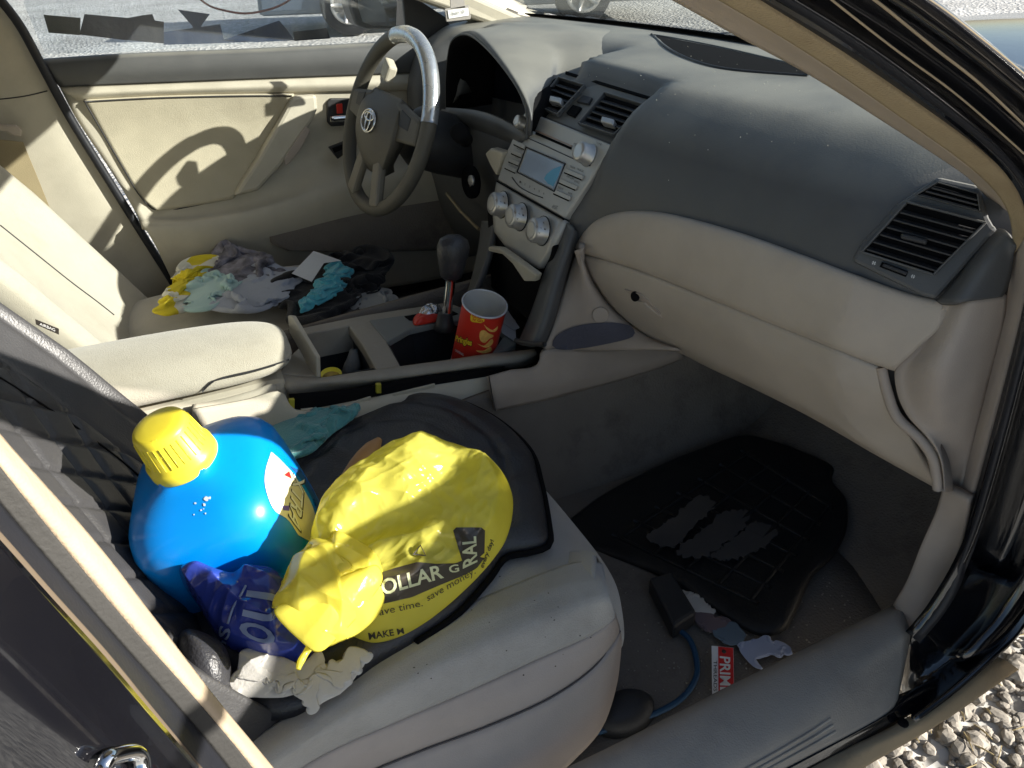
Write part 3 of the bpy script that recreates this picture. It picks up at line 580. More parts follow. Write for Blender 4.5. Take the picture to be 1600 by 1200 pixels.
# driver A pillar trim at the dash
rows('a_pillar_cover', [([(560, -60), (680, -2), (716, 22), (742, 36), (800, 40), (846, 38)], ('y', .69)), ([(640, -60), (740, -5), (775, 12), (800, 25), (825, 33), (850, 32)], ('y', .70)), ([(720, -50), (800, -1), (815, 10), (830, 18), (842, 24), (852, 29)], ('y', .715))], BEIGE, CAR, 30, 10, .01)
poly('sensor_patch', P3([(793, 12), (810, 19), (805, 34), (779, 29)], ('y', .688)), .002, CONC, CAR, .0004)
# plastic film and tape on the driver window: each piece can be peeled off
FILM = glassmat('clear plastic film', (.93, .95, .97), dust=.06, rough=.12, dscale=22)
film = tag(poly('plastic_film', P3([(38, 8), (70, 84), (180, 82), (380, 68), (512, 58), (500, -60), (30, -60)], ('y', .741)), .0008, FILM, None, 0), 'clear crinkled plastic sheet taped over the driver window', 'plastic sheet')
def tape(px, lab, m_, yy, th=.0009): return tag(poly('tape_strip', P3(px, ('y', yy)), th, m_, None, 0), lab, 'tape', 'tape pieces on the driver window')
tape([(68, 23), (126, 28), (125, 55), (76, 51)], 'short dusty grey tape piece at the rear end of the window', TAPEB, .7452)
tape([(132, 22), (200, 28), (222, 24), (238, 22), (242, 32), (256, 34), (256, 68), (190, 62), (124, 54)], 'wide black tape strip in the rear half of the window', TAPE, .7445)
tape([(278, 15), (328, 22), (316, 38), (307, 56), (300, 40)], 'small loose black tape triangle high on the driver window', TAPEN, .7448)
tape([(256, 50), (344, 38), (350, 62), (400, 65), (330, 68), (256, 70)], 'long low navy tape strip below the loose triangle', TAPEN, .7456)
tape([(350, 62), (436, 32), (448, 46), (460, 63), (400, 66)], 'peaked navy tape piece in the middle of the window edge', TAPEN, .7440)
tape([(458, 50), (510, 44), (516, 60), (460, 64)], 'short black tape piece nearest the door mirror', TAPE, .7443)
tag(tube('red_cord', P3([(300, -14), (322, 6), (345, 15), (382, 21), (420, 15), (448, 3), (460, -10)], ('y', .756)), .0022, mat('dull red cord', (.30, .06, .05), .7), None, 6, n=30), 'thin dull red cord hanging in a loop outside the driver window', 'cord')
# paper tag clipped on top of the instrument hood
tg = thing('clip_tag', 'small dark clip with white printed label on the instrument hood', 'tag', hit(715, 40, ('y', .45)))
TG = ('y', .47)
poly('strap', P3([(703, -25), (722, -25), (727, 12), (704, 14)], TG), .003, CONC, tg, .0003)
poly('holder', P3([(695, 14), (732, 8), (736, 26), (735, 30), (698, 34)], TG), .004, CONC, tg, .0006)
poly('paper_label', P3([(699, 16), (731, 12), (732, 24), (701, 29)], TG), .001, WHT, tg, 0, out=.002)
decal('lettering', 'Booth 10F', [(705, 18), (726, 15.5), (726.5, 21), (706, 24)], ('y', .4665), BLKP, tg, .001)

# ================================================================ dashboard
def dprof(y):
    c = max(0, 1-max(0, abs(y)-.14)/.035); hw = max(0, min(1, (y-.10)/.05))*max(0, min(1, (.64-y)/.05)); c = c*c*(3-2*c); x = X0(y); k = (y/.7)**2
    off = [0, 0, (.125+.02*c, .966), (.088+.04*c, .953-.004*c), (.056+.05*c, .934-.008*c), (.030+.045*c, .908-.014*c), (.012+.02*c, .872-.006*c), (.002+.012*c, .835), (-.001-.003*c, .80), (.0-.015*c, .76), (.03, .70), (.12, .60)]
    P = [(1.045-.11*k, y, .968), (.96-.07*k, y, .973), (max(.86-.03*k, x+.18), y, .972)]
    P += [(x+o+.17*hw*(.4 if i < 2 else 1), y, z-(.02*hw if i < 4 else 0)) for i, (o, z) in enumerate(off[2:])]
    return P
ys = [-.702, -.695, -.68, -.64, -.58, -.5, -.4, -.3, -.22, -.18, -.165, -.15, -.135, -.1, 0, .09, .12, .15, .2, .35, .5, .58, .62, .65, .715]
G = [spl(dprof(y), 44) for y in ys]
G = np.array(G); H = np.array([spl(G[:, j], 130) for j in range(44)]); V = H.reshape(-1, 3); F = facecam(V, gridfaces(44, 130))
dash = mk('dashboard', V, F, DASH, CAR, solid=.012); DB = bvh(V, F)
# defroster / speaker recess on top
RC = [(1023, 55), (1050, 62), (1140, 78), (1262, 108), (1268, 117), (1200, 116), (1120, 106), (1060, 86), (1035, 72)]
sheet('defroster_slot', [(1024, 54), (1060, 62), (1140, 78), (1266, 108)], [(1026, 58), (1060, 82), (1130, 107), (1262, 118)], DB, BLACK, dash, 24, 6, .0015, lin=False)
tube('slot_lip', [hit(x, y, DB, .001) for x, y in [(1018, 54), (1040, 74), (1080, 94), (1140, 109), (1262, 119)]], .0028, DARK, dash, 6, n=30)
tube('slot_lip', [hit(x, y, DB, .001) for x, y in [(1018, 54), (1060, 61), (1140, 77), (1266, 107)]], .002, DASH, dash, 6, n=30)
# debris specks
rs = random.Random(5)
# instrument hood
AP = ('pl', (.605, .05, 0), (1, -.12, 0))
arch = [(697, 172), (697, 125), (700, 88), (706, 64), (720, 54), (738, 57), (765, 80), (795, 117), (815, 150), (824, 182), (823, 210)]
R1 = [(.70, .565, .84), (.72, .565, .92), (.74, .54, .965), (.75, .49, .985), (.77, .40, .992), (.78, .30, .985), (.76, .21, .965), (.725, .155, .94), (.69, .125, .915), (.65, .115, .885), (.63, .115, .855)]
RM = [(.82, .60, .84), (.84, .60, .91), (.86, .56, .955), (.86, .48, .976), (.87, .39, .982), (.87, .29, .979), (.84, .20, .966), (.79, .145, .945), (.74, .115, .92), (.69, .105, .89), (.66, .105, .86)]
R2 = [(.93, .62, .83), (.95, .62, .90), (.97, .58, .93), (.98, .48, .955), (1.0, .38, .962), (1.0, .28, .96), (.95, .2, .945), (.88, .13, .925), (.82, .10, .90), (.74, .09, .87), (.70, .09, .85)]
A0 = np.array([hit(x, y, AP) for x, y in spl(arch, 30)]); 
cen = A0.mean(0); A1 = A0+(A0-cen)/np.linalg.norm(A0-cen, axis=1)[:, None]*.008+np.array([.006, 0, 0])
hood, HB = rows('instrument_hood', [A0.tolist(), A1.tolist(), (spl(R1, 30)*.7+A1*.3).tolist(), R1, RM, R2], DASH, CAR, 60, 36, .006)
A2 = A0-(A0-cen)*.06+np.array([.03, 0, -.004]); A3 = A0-(A0-cen)*.16+np.array([.10, 0, -.008])
clus, _ = rows('instrument_cluster', [A0.tolist(), A2.tolist(), A3.tolist()], BLACK, CAR, 50, 10, .003)
LENS = mat('dark cluster lens', (.006, .007, .010), .12, spec=.6)
poly('cluster_lens', A3[1:-1], .004, LENS, clus, 0)
tube('hood_rim', A0, .0022, DASH, clus, 6, n=50)
# knee panel, column shroud
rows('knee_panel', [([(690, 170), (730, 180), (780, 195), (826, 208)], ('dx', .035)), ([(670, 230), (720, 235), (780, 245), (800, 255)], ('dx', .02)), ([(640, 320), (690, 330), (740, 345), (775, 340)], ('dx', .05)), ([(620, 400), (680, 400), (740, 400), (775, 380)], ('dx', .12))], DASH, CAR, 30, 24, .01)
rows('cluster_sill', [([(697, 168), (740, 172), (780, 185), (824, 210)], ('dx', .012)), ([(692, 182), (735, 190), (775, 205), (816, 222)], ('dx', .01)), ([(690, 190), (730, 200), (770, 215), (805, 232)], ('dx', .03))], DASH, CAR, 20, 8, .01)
WC = np.array([.4667, .3835, .840]); wa, wb = .386, -.117
wn = np.array([-math.cos(wa)*math.cos(wb), math.sin(wb), math.sin(wa)*math.cos(wb)]); wup = np.array([math.sin(wa), 0, math.cos(wa)]); ws_ = np.cross(wn, wup); ws_ /= np.linalg.norm(ws_); wup = np.cross(ws_, wn)
def W(a, b, c=0): return WC+ws_*a+wup*b+wn*c       # a: towards the passenger side positive? b up, c towards driver
colm = lathe('steering_column', [(0, .045), (.02, .06), (.08, .062), (.16, .058), (.24, .06)], W(0, -.01, -.05), -wn, DARK, CAR, 24)[0]
ig = lathe('ignition_lock', [(0, .032), (.006, .032), (.008, .02), (.012, .018)], hit(738, 284, ('dx', -.01)), (-1, -.15, .1), BLACK, colm, 24)[0]
lathe('key_slot', [(0, .010), (.004, .010), (.005, .007)], hit(738, 282, ('dx', -.022)), (-1, -.15, .1), KNOB, colm, 16)
lathe('shift_column_knob', [(-.03, .013), (0, .014), (.012, .016), (.028, .015), (.032, .011)], hit(722, 212, ('dx', -.07)), (-.5, -.75, .45), BLACK, colm, 20)
poly('column_cover_piece', P3([(757, 240), (765, 232), (785, 238), (780, 262), (775, 275), (765, 258)], ('dx', -.01)), .02, BEIGE, colm, .004)
tag(tube('wooden_strip', P3([(698, 302), (720, 330), (748, 358)], ('dx', -.005)), .0035, mat('pale strip', (.30, .25, .16), .7), None, 6), 'thin pale strip hanging under the steering column', 'strip')

# ---- steering wheel
WHL = mat('worn brown grey wheel leather', (.105, .098, .080), .5, .35, 420, .35, (.05, .045, .04), 14)
wheel = tube('steering_wheel', [W(.165*math.sin(t), .165*math.cos(t)) for t in np.linspace(0, 2*math.pi, 72, endpoint=False)], .0145, WHL, CAR, 14, closed=True)
SPK = mat('grey beige spoke', (.20, .185, .155), .5, .2, 600)
WRAP = mat('silver rim section', (.62, .64, .66), .28, .3, 120, .4, (.25, .25, .25), 30, metal=.75)
# the section of the rim coloured silver
tube('silver_rim', [W(.1655*math.sin(t), .1655*math.cos(t), .0005) for t in np.linspace(-1.35, .35, 40)], .0154, WRAP, wheel, 12)
hub, HUBB = rows('hub_pad', [[W(.062*s, .055, .012) for s in (-1, -.5, 0, .5, 1)], [W(.085*s, .02, .035-.012*s*s) for s in (-1, -.5, 0, .5, 1)], [W(.085*s, -.03, .036-.012*s*s) for s in (-1, -.5, 0, .5, 1)], [W(.06*s, -.075, .026-.012*s*s) for s in (-1, -.5, 0, .5, 1)], [W(.035*s, -.10, .0) for s in (-1, -.5, 0, .5, 1)]], WHL, wheel, 30, 30, .03)
for s in (-1, 1):
    prism('spoke', [W(s*.055, .05, .0), W(s*.155, .035, -.004), W(s*.158, -.01, -.004), W(s*.07, -.02, .0)], wn*.02, WHL, wheel, .006)
    poly('spoke_buttons', [W(s*.085, .040, .021), W(s*.125, .032, .018), W(s*.125, .008, .018), W(s*.088, .010, .021)], .006, DARK, wheel, .002)
    prism('lower_spoke', [W(s*.022, -.07, .004), W(s*.05, -.06, .004), W(s*.075, -.148, 0), W(s*.042, -.158, 0)], wn*.018, SPK, wheel, .006)
# emblem: ring with inner crossed ellipses
def ell(cx, cy, a, b, c, n=36): return [W(cx+a*math.cos(t), cy+b*math.sin(t), c) for t in np.linspace(0, 2*math.pi, n, endpoint=False)]
for (a, b, cy) in ((.030, .021, 0), (.0095, .0195, 0), (.0195, .0075, .0085)):
    tube('emblem_ring', ell(0, -.004+cy, a, b, .0395), .0021, CHROME, wheel, 8, closed=True)
lathe('emblem_base', [(0, .029), (.003, .028)], W(0, -.004, .034), wn, DASH, wheel, 28, ref=tuple(ws_), sx=1, sy=.72)
prism('cruise_stalk', [W(.03, .10, -.01), W(.06, .115, -.01), W(.065, .08, -.01), W(.035, .07, -.01)], wn*.02, BEIGE, wheel, .004)

# ---- centre stack
SPn = np.array([-.117, 0, .06]); SPn /= np.linalg.norm(SPn); SP = ('pl', (.626, 0, .87), tuple(SPn))
VPn = np.array([-.07, 0, .097]); VPn /= np.linalg.norm(VPn); VP = ('pl', (.628, 0, .872), tuple(VPn))
def off(S, d): return ('pl', tuple(np.array(S[1])+np.array(S[2])*d), S[2])
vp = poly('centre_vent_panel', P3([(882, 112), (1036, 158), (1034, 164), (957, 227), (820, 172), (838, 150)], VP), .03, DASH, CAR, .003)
poly('panel_gap', P3([(884, 111), (1036, 157), (1035, 161), (883, 115)], off(VP, .002)), .002, BLACK, vp, 0)
def vent(parent, TL, TR, BR, BL, S, ns, name='vent', tab=None, deep=.002, tabm=KNOB):
    TL, TR, BR, BL = [np.array(q, float) for q in (TL, TR, BR, BL)]
    poly(name+'_cavity', P3([TL, TR, BR, BL], off(S, .0015)), .001, BLACK, parent, 0)
    for k in range(ns):
        t = (k+.75)/(ns+.5); a = TL*(1-t)+BL*t; b = TR*(1-t)+BR*t; d = (BL-TL)*(.36/(ns+.5)); d2 = (BR-TR)*(.36/(ns+.5))
        p = [hit(*a, off(S, .003)), hit(*b, off(S, .003)), hit(*(b+d2), off(S, .010)), hit(*(a+d), off(S, .010))]
        poly(name+'_slat', p, .002, DARK, parent, .0005)
    Q = [TL, TR, BR, BL]; Pn = P3(Q, off(S, .006)); c = np.mean(Pn, axis=0)
    for i in range(4):
        a, b = Pn[i], Pn[(i+1) % 4]; ao = a+(a-c)*.07; bo = b+(b-c)*.07
        poly(name+'_frame', [a, b, bo, ao], .008, DASH, parent, .0015, out=.005)
    if tab is not None:
        a, b = tab; d = (np.array(b)-np.array(a)); nrm = np.array([-d[1], d[0]])/np.linalg.norm(d)*4.5
        poly(name+'_tab', P3([np.array(a)-nrm, np.array(b)-nrm, np.array(b)+nrm, np.array(a)+nrm], off(S, .016)), .012, tabm, parent, .002)
vent(vp, (874, 124), (913, 136), (872, 180), (841, 166), VP, 5, tab=((858, 153), (876, 157)))
vent(vp, (946, 148), (1010, 168), (960, 212), (907, 194), VP, 5, tab=((939, 185), (958, 190)))
poly('hazard_button', P3([(911, 148), (925, 152), (919, 162), (900, 158)], off(VP, .004)), .006, DARK, vp, .001)
poly('blank_button', P3([(895, 163), (908, 167), (897, 182), (884, 176)], off(VP, .004)), .006, BLACK, vp, .001)
rp = poly('radio_panel', P3([(821, 172), (957, 227), (881, 341), (777, 281), (790, 240)], SP), .04, SILVER, CAR, .003)
def knob(c, r, S, parent, m_=KNOB, h=.018, name='knob', mark=True):
    p = hit(*c, S); n = np.array(S[2])
    o, _ = lathe(name, [(0, r*1.12), (.003, r*1.1), (.004, r), (h-.003, r*.95), (h, r*.86), (h+.0005, r*.6)], p, n, m_, parent, 28)
    return o
knob((820, 194), .0115, SP, rp); knob((921, 243), .0155, SP, rp, h=.022)
poly('disc_slot', P3([(835, 205), (893, 230), (892, 234), (834, 209)], off(SP, .002)), .002, BLACK, rp, 0)
poly('slot_light', P3([(836, 202.5), (893, 227), (893, 229), (836, 204.5)], off(SP, .0015)), .002, mat('copper strip', (.35, .24, .18), .4), rp, 0)
for q in ([(824, 201), (834, 205), (833, 210), (822, 206)], [(895, 228), (905, 233), (903, 240), (892, 235)]): poly('track_button', P3(q, off(SP, .006)), .006, SILVER, rp, .001)
tube('bezel_line', P3([(811, 210), (850, 227), (900, 250), (922, 259)], off(SP, .001)), .0008, DARK, rp, 6, n=12)
poly('display', P3([(824, 233), (880, 257), (865, 295), (811, 268)], off(SP, .003)), .003, SCREEN, rp, .0005)
poly('display_stain', P3([(864, 264), (877, 259), (872, 276), (864, 291), (856, 287), (850, 279), (854, 272)], off(SP, .0034)), .0003, SCRB, rp, 0)
tube('display_bezel', P3([(822, 230), (883, 256), (866, 299), (808, 269), (822, 230)], off(SP, .003)), .0012, DARK, rp, 6)
for (a, b) in (((805, 220), (820, 227)), ((801, 234), (815, 240)), ((797, 247), (811, 253)), ((791, 257), (806, 264))):
    poly('button', P3([a, b, (b[0]-2, b[1]+5.5), (a[0]-2, a[1]+5.5)], off(SP, .004)), .004, SILVER, rp, .0008)
    tube('button_gap', P3([(a[0]-2, a[1]+6.2), (b[0]-2, b[1]+6.2)], off(SP, .002)), .0012, BLACK, rp, 6)
for (a, b) in (((885, 263), (911, 274)), ((876, 279), (901, 290)), ((868, 296), (891, 306.5))):
    poly('button', P3([a, b, (b[0]-3, b[1]+6), (a[0]-3, a[1]+6)], off(SP, .004)), .004, SILVER, rp, .0008)
    tube('button_gap', P3([(a[0]-3, a[1]+7), (b[0]-3, b[1]+7)], off(SP, .002)), .0012, BLACK, rp, 6)
for txt, x, y in (('SEEK', 891, 258), ('TRACK', 902, 262), ('FM AM', 886, 274), ('DISC', 898, 281), ('TEXT', 872, 291), ('AUX', 888, 299), ('AUDIO', 908, 247), ('FOLDER', 897, 223), ('TUNE', 932, 221), ('SCAN', 808, 229), ('CD', 806, 243), ('SAT', 800, 249)):
    w_ = 2.1*len(txt); decal('lettering', txt, [(x, y), (x+w_, y+w_*.42), (x+w_-1, y+w_*.42+3.2), (x-1, y+3.2)], off(SP, .001), BLKP, rp, .0006, cuts=0)
for k in range(6):
    x, y = 812+k*7.4, 282+k*3.6; decal('lettering', str(k+1), [(x, y), (x+2, y+1), (x+1.4, y+4.4), (x-.6, y+3.4)], off(SP, .001), BLKP, rp, .0006, cuts=0)
tube('preset_line', P3([(800, 277), (812, 292), (832, 303), (848, 309)], off(SP, .001)), .0008, DARK, rp, 6, n=14)
decal('lettering', 'AM SAT', [(864, 319), (872, 322), (870, 328), (862, 325)], off(SP, .001), BLKP, rp, .0006, cuts=0)
HPn = np.array([-.14, 0, .04]); HPn /= np.linalg.norm(HPn); HP = ('pl', (.563, 0, .752), tuple(HPn))
hv, HVB = rows('climate_panel', [(([(776, 283), (800, 297), (840, 320), (881, 343)]), SP), ([(770, 318), (795, 335), (830, 358), (866, 372)], HP), ([(771, 350), (790, 366), (820, 383), (856, 398)], HP), ([(772, 362), (796, 392), (820, 408), (842, 420)], off(HP, -.004))], SILVER, CAR, 20, 16, .02)
tube('panel_seam', P3([(776, 283), (881, 343)], off(SP, .001)), .0012, BLACK, hv, 6)
for c in ((786, 320), (815, 339), (849, 361)):
    k = knob(c, .0205, HP, hv, h=.022, name='climate_knob')
    p = hit(*c, HP); lathe('knob_face', [(0, .0135), (.001, .0135), (.0015, .011)], p+np.array(HPn)*.0222, HPn, SILVER, hv, 24)
    lathe('knob_gap', [(0, .0235), (.0015, .0235)], p+np.array(HPn)*.001, HPn, BLACK, hv, 24)
    q = (c[0]-5, c[1]-7); pl = off(HP, .0245)
    for dx_, dy_, t_ in ((-7, -2, 'o'), (0, 0, '*'), (-3, 8, 'v'), (4, -8, 'x'), (6, 2, 'i')): decal('lettering', t_, [(q[0]+dx_, q[1]+dy_), (q[0]+dx_+3, q[1]+dy_+1), (q[0]+dx_+3, q[1]+dy_+4), (q[0]+dx_, q[1]+dy_+3)], pl, BLKP, hv, 0, cuts=0)
# dark legs of the stack and the cubby
LG = ('pl', (.50, 0, .585), (1, 0, -.5))
leg, LGB = rows('stack_leg', [([(880, 342), (868, 378), (850, 425), (832, 480), (808, 537)], LG), ([(894, 356), (884, 392), (868, 436), (852, 490), (832, 541)], off(LG, -.012)), ([(910, 366), (896, 402), (884, 440), (868, 500), (851, 543)], ('pl', (.52, 0, .585), (1, 0, -.5)))], DASH, CAR, 30, 10, .01)
tube('leg_trim', P3([(806, 532), (832, 537), (851, 538)], off(LG, -.012)), .004, DARK, leg, 8, n=8)
rows('stack_leg', [([(772, 345), (766, 380), (758, 410), (742, 450), (726, 470)], LG), ([(752, 345), (748, 380), (742, 410), (732, 450), (722, 470)], ('pl', (.52, 0, .585), (1, 0, -.5)))], DASH, CAR, 30, 8, .01)
box('cubby', (.56, -.13, .57), (.76, .13, .74), BLACK, CAR)
fl = poly('cubby_lid', P3([(762, 386), (780, 388), (800, 402), (838, 430), (834, 440), (819, 440), (800, 412), (785, 398), (763, 393)], ('pl', (.53, 0, .68), (1, 0, .1))), .012, BEIGE, CAR, .003)

# ---- glove box, lower dash and side vent
gt = [(901, 378), (912, 357), (945, 336), (990, 328), (1050, 334), (1150, 361), (1250, 396), (1340, 430), (1420, 458), (1480, 470)]
g1 = [(898, 386), (912, 372), (945, 357), (990, 352), (1050, 360), (1150, 392), (1250, 430), (1340, 470), (1420, 500), (1468, 512)]
g2 = [(905, 394), (920, 397), (950, 405), (1000, 420), (1060, 443), (1150, 480), (1250, 520), (1330, 552), (1375, 569), (1400, 576)]
gb, GBB = rows('upper_glove_box', [(gt, ('dx', .006)), ([(a[0], a[1]+5) for a in gt], ('dx', -.007)), (g1, ('dx', -.014)), ([((a[0]+b[0])/2, (a[1]+b[1])/2) for a, b in zip(g1, g2)], ('dx', -.017)), (g2, ('dx', -.013)), ([(a[0]+2, a[1]+4) for a in g2], ('dx', .01))], BEIGEC, CAR, 60, 30, .006)
l0 = [(908, 398), (960, 412), (1020, 432), (1100, 464), (1200, 504), (1300, 544), (1372, 574)]
l1 = [(922, 432), (985, 458), (1050, 480), (1130, 518), (1220, 556), (1310, 594), (1385, 622)]
l2 = [(958, 482), (1022, 512), (1080, 540), (1150, 575), (1240, 616), (1330, 655), (1425, 690)]
l3 = [(1012, 528), (1062, 546), (1110, 570), (1180, 603), (1270, 648), (1370, 706), (1462, 757)]
gl, GLB = rows('glove_box_lid', [(l0, ('dx', -.008)), (l1, ('dx', -.004)), (l2, ('dx', .022)), (l3, ('dx', .045)), ([(a[0]-2, a[1]+5) for a in l3], ('dx', .08))], BEIGEC, CAR, 60, 30, .008)
poly('latch_recess', [hit(x, y, GLB, .004) for x, y in [(975, 452), (1002, 460), (1030, 488), (1034, 497), (1008, 485)]], .002, PINK, gl, .0005)
lathe('lock', [(0, .0075), (.002, .0075), (.003, .005)], hit(993, 463, GLB, .005), (-1, -.3, .2), BLACK, gl, 16)
poly('latch_handle', [hit(x, y, GLB, .008) for x, y in [(985, 468), (1006, 474), (1032, 496), (1010, 487)]], .006, BEIGEC, gl, .0015)
# dash end cap beside the lid and its raised rib
cap_a = [(1478, 472), (1452, 512), (1424, 548), (1400, 577), (1402, 615), (1418, 650), (1446, 681), (1464, 706), (1472, 735), (1474, 768)]
cap_m = [(1520, 469), (1505, 508), (1488, 545), (1474, 580), (1470, 615), (1474, 650), (1482, 681), (1488, 710), (1489, 740), (1487, 770)]
cap_b = [(1574, 462), (1570, 500), (1562, 540), (1553, 575), (1543, 610), (1534, 645), (1524, 680), (1514, 715), (1505, 745), (1497, 772)]
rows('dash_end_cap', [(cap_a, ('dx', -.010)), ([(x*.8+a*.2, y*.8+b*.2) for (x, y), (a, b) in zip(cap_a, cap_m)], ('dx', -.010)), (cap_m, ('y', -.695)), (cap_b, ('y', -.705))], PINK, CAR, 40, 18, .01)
tube('cap_rib', [hit(x, y, ('dx', -.004)) for x, y in [(1376, 572), (1386, 612), (1402, 652), (1436, 684), (1456, 712), (1463, 740), (1466, 764)]], .006, PINK, CAR, 10, n=30)
# side vent housing
sq = [hit(x, y, DB) for x, y in ((1340, 400), (1455, 440), (1440, 300), (1520, 335), (1400, 350))]
sq = np.array([p for p in sq if p is not None]); sc_ = sq.mean(0); nn = np.linalg.svd(sq-sc_)[2][2]; nn = -nn if np.dot(nn, CAM-sc_) < 0 else nn
SV = ('pl', tuple(sc_+nn*.008), tuple(nn))
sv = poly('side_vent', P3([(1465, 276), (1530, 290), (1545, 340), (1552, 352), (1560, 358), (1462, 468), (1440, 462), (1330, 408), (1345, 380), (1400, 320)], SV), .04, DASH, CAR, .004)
vent(sv, (1418, 318), (1536, 349), (1458, 427), (1350, 393), SV, 6, tab=((1407, 368), (1448, 378)), tabm=DARK)
vent(sv, (1466, 286), (1526, 303), (1530, 330), (1434, 305), SV, 3)
poly('vent_slider_slot', P3([(1378, 409), (1419, 424), (1415, 433), (1374, 417)], off(SV, .003)), .003, BLACK, sv, .0005)
poly('vent_slider', P3([(1381, 411), (1418, 425), (1415, 430), (1378, 416)], off(SV, .008)), .006, DARK, sv, .001)
for x, y in ((1363, 407), (1424, 428)):
    decal('lettering', '#', [(x, y), (x+6, y+2), (x+5, y+8), (x-1, y+6)], off(SV, .0015), WHT, sv, .0006, cuts=0)
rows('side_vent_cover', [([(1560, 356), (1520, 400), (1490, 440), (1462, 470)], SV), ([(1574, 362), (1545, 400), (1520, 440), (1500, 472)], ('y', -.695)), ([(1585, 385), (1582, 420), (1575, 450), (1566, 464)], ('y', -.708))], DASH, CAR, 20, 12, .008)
# panel between the stack leg and the lid, with its pocket, and the tunnel side trim
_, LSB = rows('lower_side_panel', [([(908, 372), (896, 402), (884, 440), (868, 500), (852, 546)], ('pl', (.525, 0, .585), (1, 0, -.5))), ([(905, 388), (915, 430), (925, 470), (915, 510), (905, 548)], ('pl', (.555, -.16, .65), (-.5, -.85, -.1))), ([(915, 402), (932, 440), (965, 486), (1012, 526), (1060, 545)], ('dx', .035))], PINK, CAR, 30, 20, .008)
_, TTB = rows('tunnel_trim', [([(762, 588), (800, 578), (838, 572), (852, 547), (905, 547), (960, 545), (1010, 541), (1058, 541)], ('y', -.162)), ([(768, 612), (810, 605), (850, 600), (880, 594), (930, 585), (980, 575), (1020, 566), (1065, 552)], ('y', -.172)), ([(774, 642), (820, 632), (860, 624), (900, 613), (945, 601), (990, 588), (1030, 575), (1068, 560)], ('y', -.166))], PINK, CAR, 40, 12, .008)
ov = [(863, 540), (868, 526), (890, 513), (920, 506), (955, 504), (982, 508), (992, 518), (985, 528), (950, 537), (905, 545), (875, 546)]
def near(x, y, lift):
    q = [h_ for h_ in (hit(x, y, LSB, lift), hit(x, y, TTB, lift)) if h_ is not None]
    return min(q, key=lambda h_: np.linalg.norm(h_-CAM)) if q else None
ovs = spl(ov, 40, closed=True); occ = ovs.mean(0); V = []
for p in ovs:
    for j in range(6):
        h_ = near(*(occ+(p-occ)*j/5), .0025); V.append(h_ if h_ is not None else V[-1])
mk('pocket_insert', V, facecam(V, gridfaces(40, 6, True)), mat('blue grey carpet pocket', (.085, .085, .11), .95, .6, 300), CAR)
if 0: poly('pocket_insert', P3(ov, ('y', -.178)), .004, mat('blue grey carpet pocket', (.085, .085, .11), .95, .6, 300), CAR, .001, out=.003)
lathe('screw_cover', [(0, .013), (.001, .0125), (.0012, .012)], hit(938, 492, ('pl', (.555, -.165, .65), (-.5, -.85, -.1))), (-.5, -.85, .1), PINK, CAR, 24)

# ================================================================ centre console
DK = ('pl', (.13, 0, .598), (.11, 0, 1.)); 
dn = np.array(DK[2]); dn /= np.linalg.norm(dn); DK = ('pl', DK[1], tuple(dn))
CONM = mat('grey beige console plastic', (.34, .31, .255), .5, .3, 600, .35, (.12, .10, .08), 14)
con = rows('centre_console', [([(436, 584), (494, 590), (560, 581), (626, 572), (700, 562), (767, 552), (800, 549), (836, 545)], DK), ([(440, 592), (500, 596), (560, 588), (630, 578), (700, 568), (767, 558), (803, 556), (838, 550)], off(DK, .001)), ([(446, 608), (500, 604), (560, 598), (630, 590), (700, 580), (770, 570), (808, 566), (838, 556)], off(DK, -.008)), ([(452, 625), (505, 616), (560, 607), (640, 595), (700, 585), (770, 578), (812, 575), (837, 564)], off(DK, -.030))], CONM, CAR, 50, 16, .006)[0]
poly('far_rail', P3([(472, 512), (476, 522), (544, 509), (576, 503), (640, 492), (720, 480), (700, 472), (576, 491)], DK), .05, CONM, con, .002)
poly('crossbar', P3([(544, 508), (577, 500), (604, 533), (626, 572), (588, 578), (566, 538)], DK), .02, CONM, con, .003)
GP = mat('grey shift plate', (.22, .23, .215), .5, .2, 500, .3, (.1, .1, .09), 12)
poly('shift_plate', P3([(577, 500), (640, 491), (720, 479), (752, 474), (730, 498), (680, 505), (640, 514), (612, 530), (604, 534)], off(DK, .001)), .012, GP, con, .002)
poly('shift_slot', P3([(632, 494), (700, 482), (716, 490), (690, 497), (640, 500)], off(DK, .0025)), .002, BLACK, con, 0)
poly('front_ledge', P3([(752, 474), (790, 486), (806, 500), (806, 536), (790, 548), (768, 552), (790, 520)], off(DK, -.004)), .02, GP, con, .002)
poly('deck_corner', P3([(436, 584), (448, 560), (470, 540), (498, 588)], DK), .02, CONM, con, .003)
def bin_(name, top, depth, S):
    T = np.array(P3(top, off(S, -.006))); B = T-np.array([0, 0, depth]); c = T.mean(0); B = c+(B-c)*np.array([.92, .92, 1]); k = len(T)
    V = np.vstack([T, B]); F = [(i, (i+1) % k, (i+1) % k+k, i+k) for i in range(k)]+[tuple(range(k, 2*k))]
    o = mk(name, V, F, BLACK if False else DARK, con, smooth=False, solid=.002); fix(o)
    return o
bin_('storage_bin', [(474, 520), (546, 507), (592, 574), (498, 592)], .10, DK)
bin_('cup_holder_bin', [(602, 530), (640, 512), (700, 498), (775, 490), (800, 510), (785, 552), (626, 576)], .085, DK)
poly('bin_flap', P3([(449, 493), (456, 494), (494, 558), (495, 592), (490, 592), (470, 552), (452, 520)], ('pl', (.17, 0, .62), (1, .15, -.15))), .007, BEIGE, con, .002)
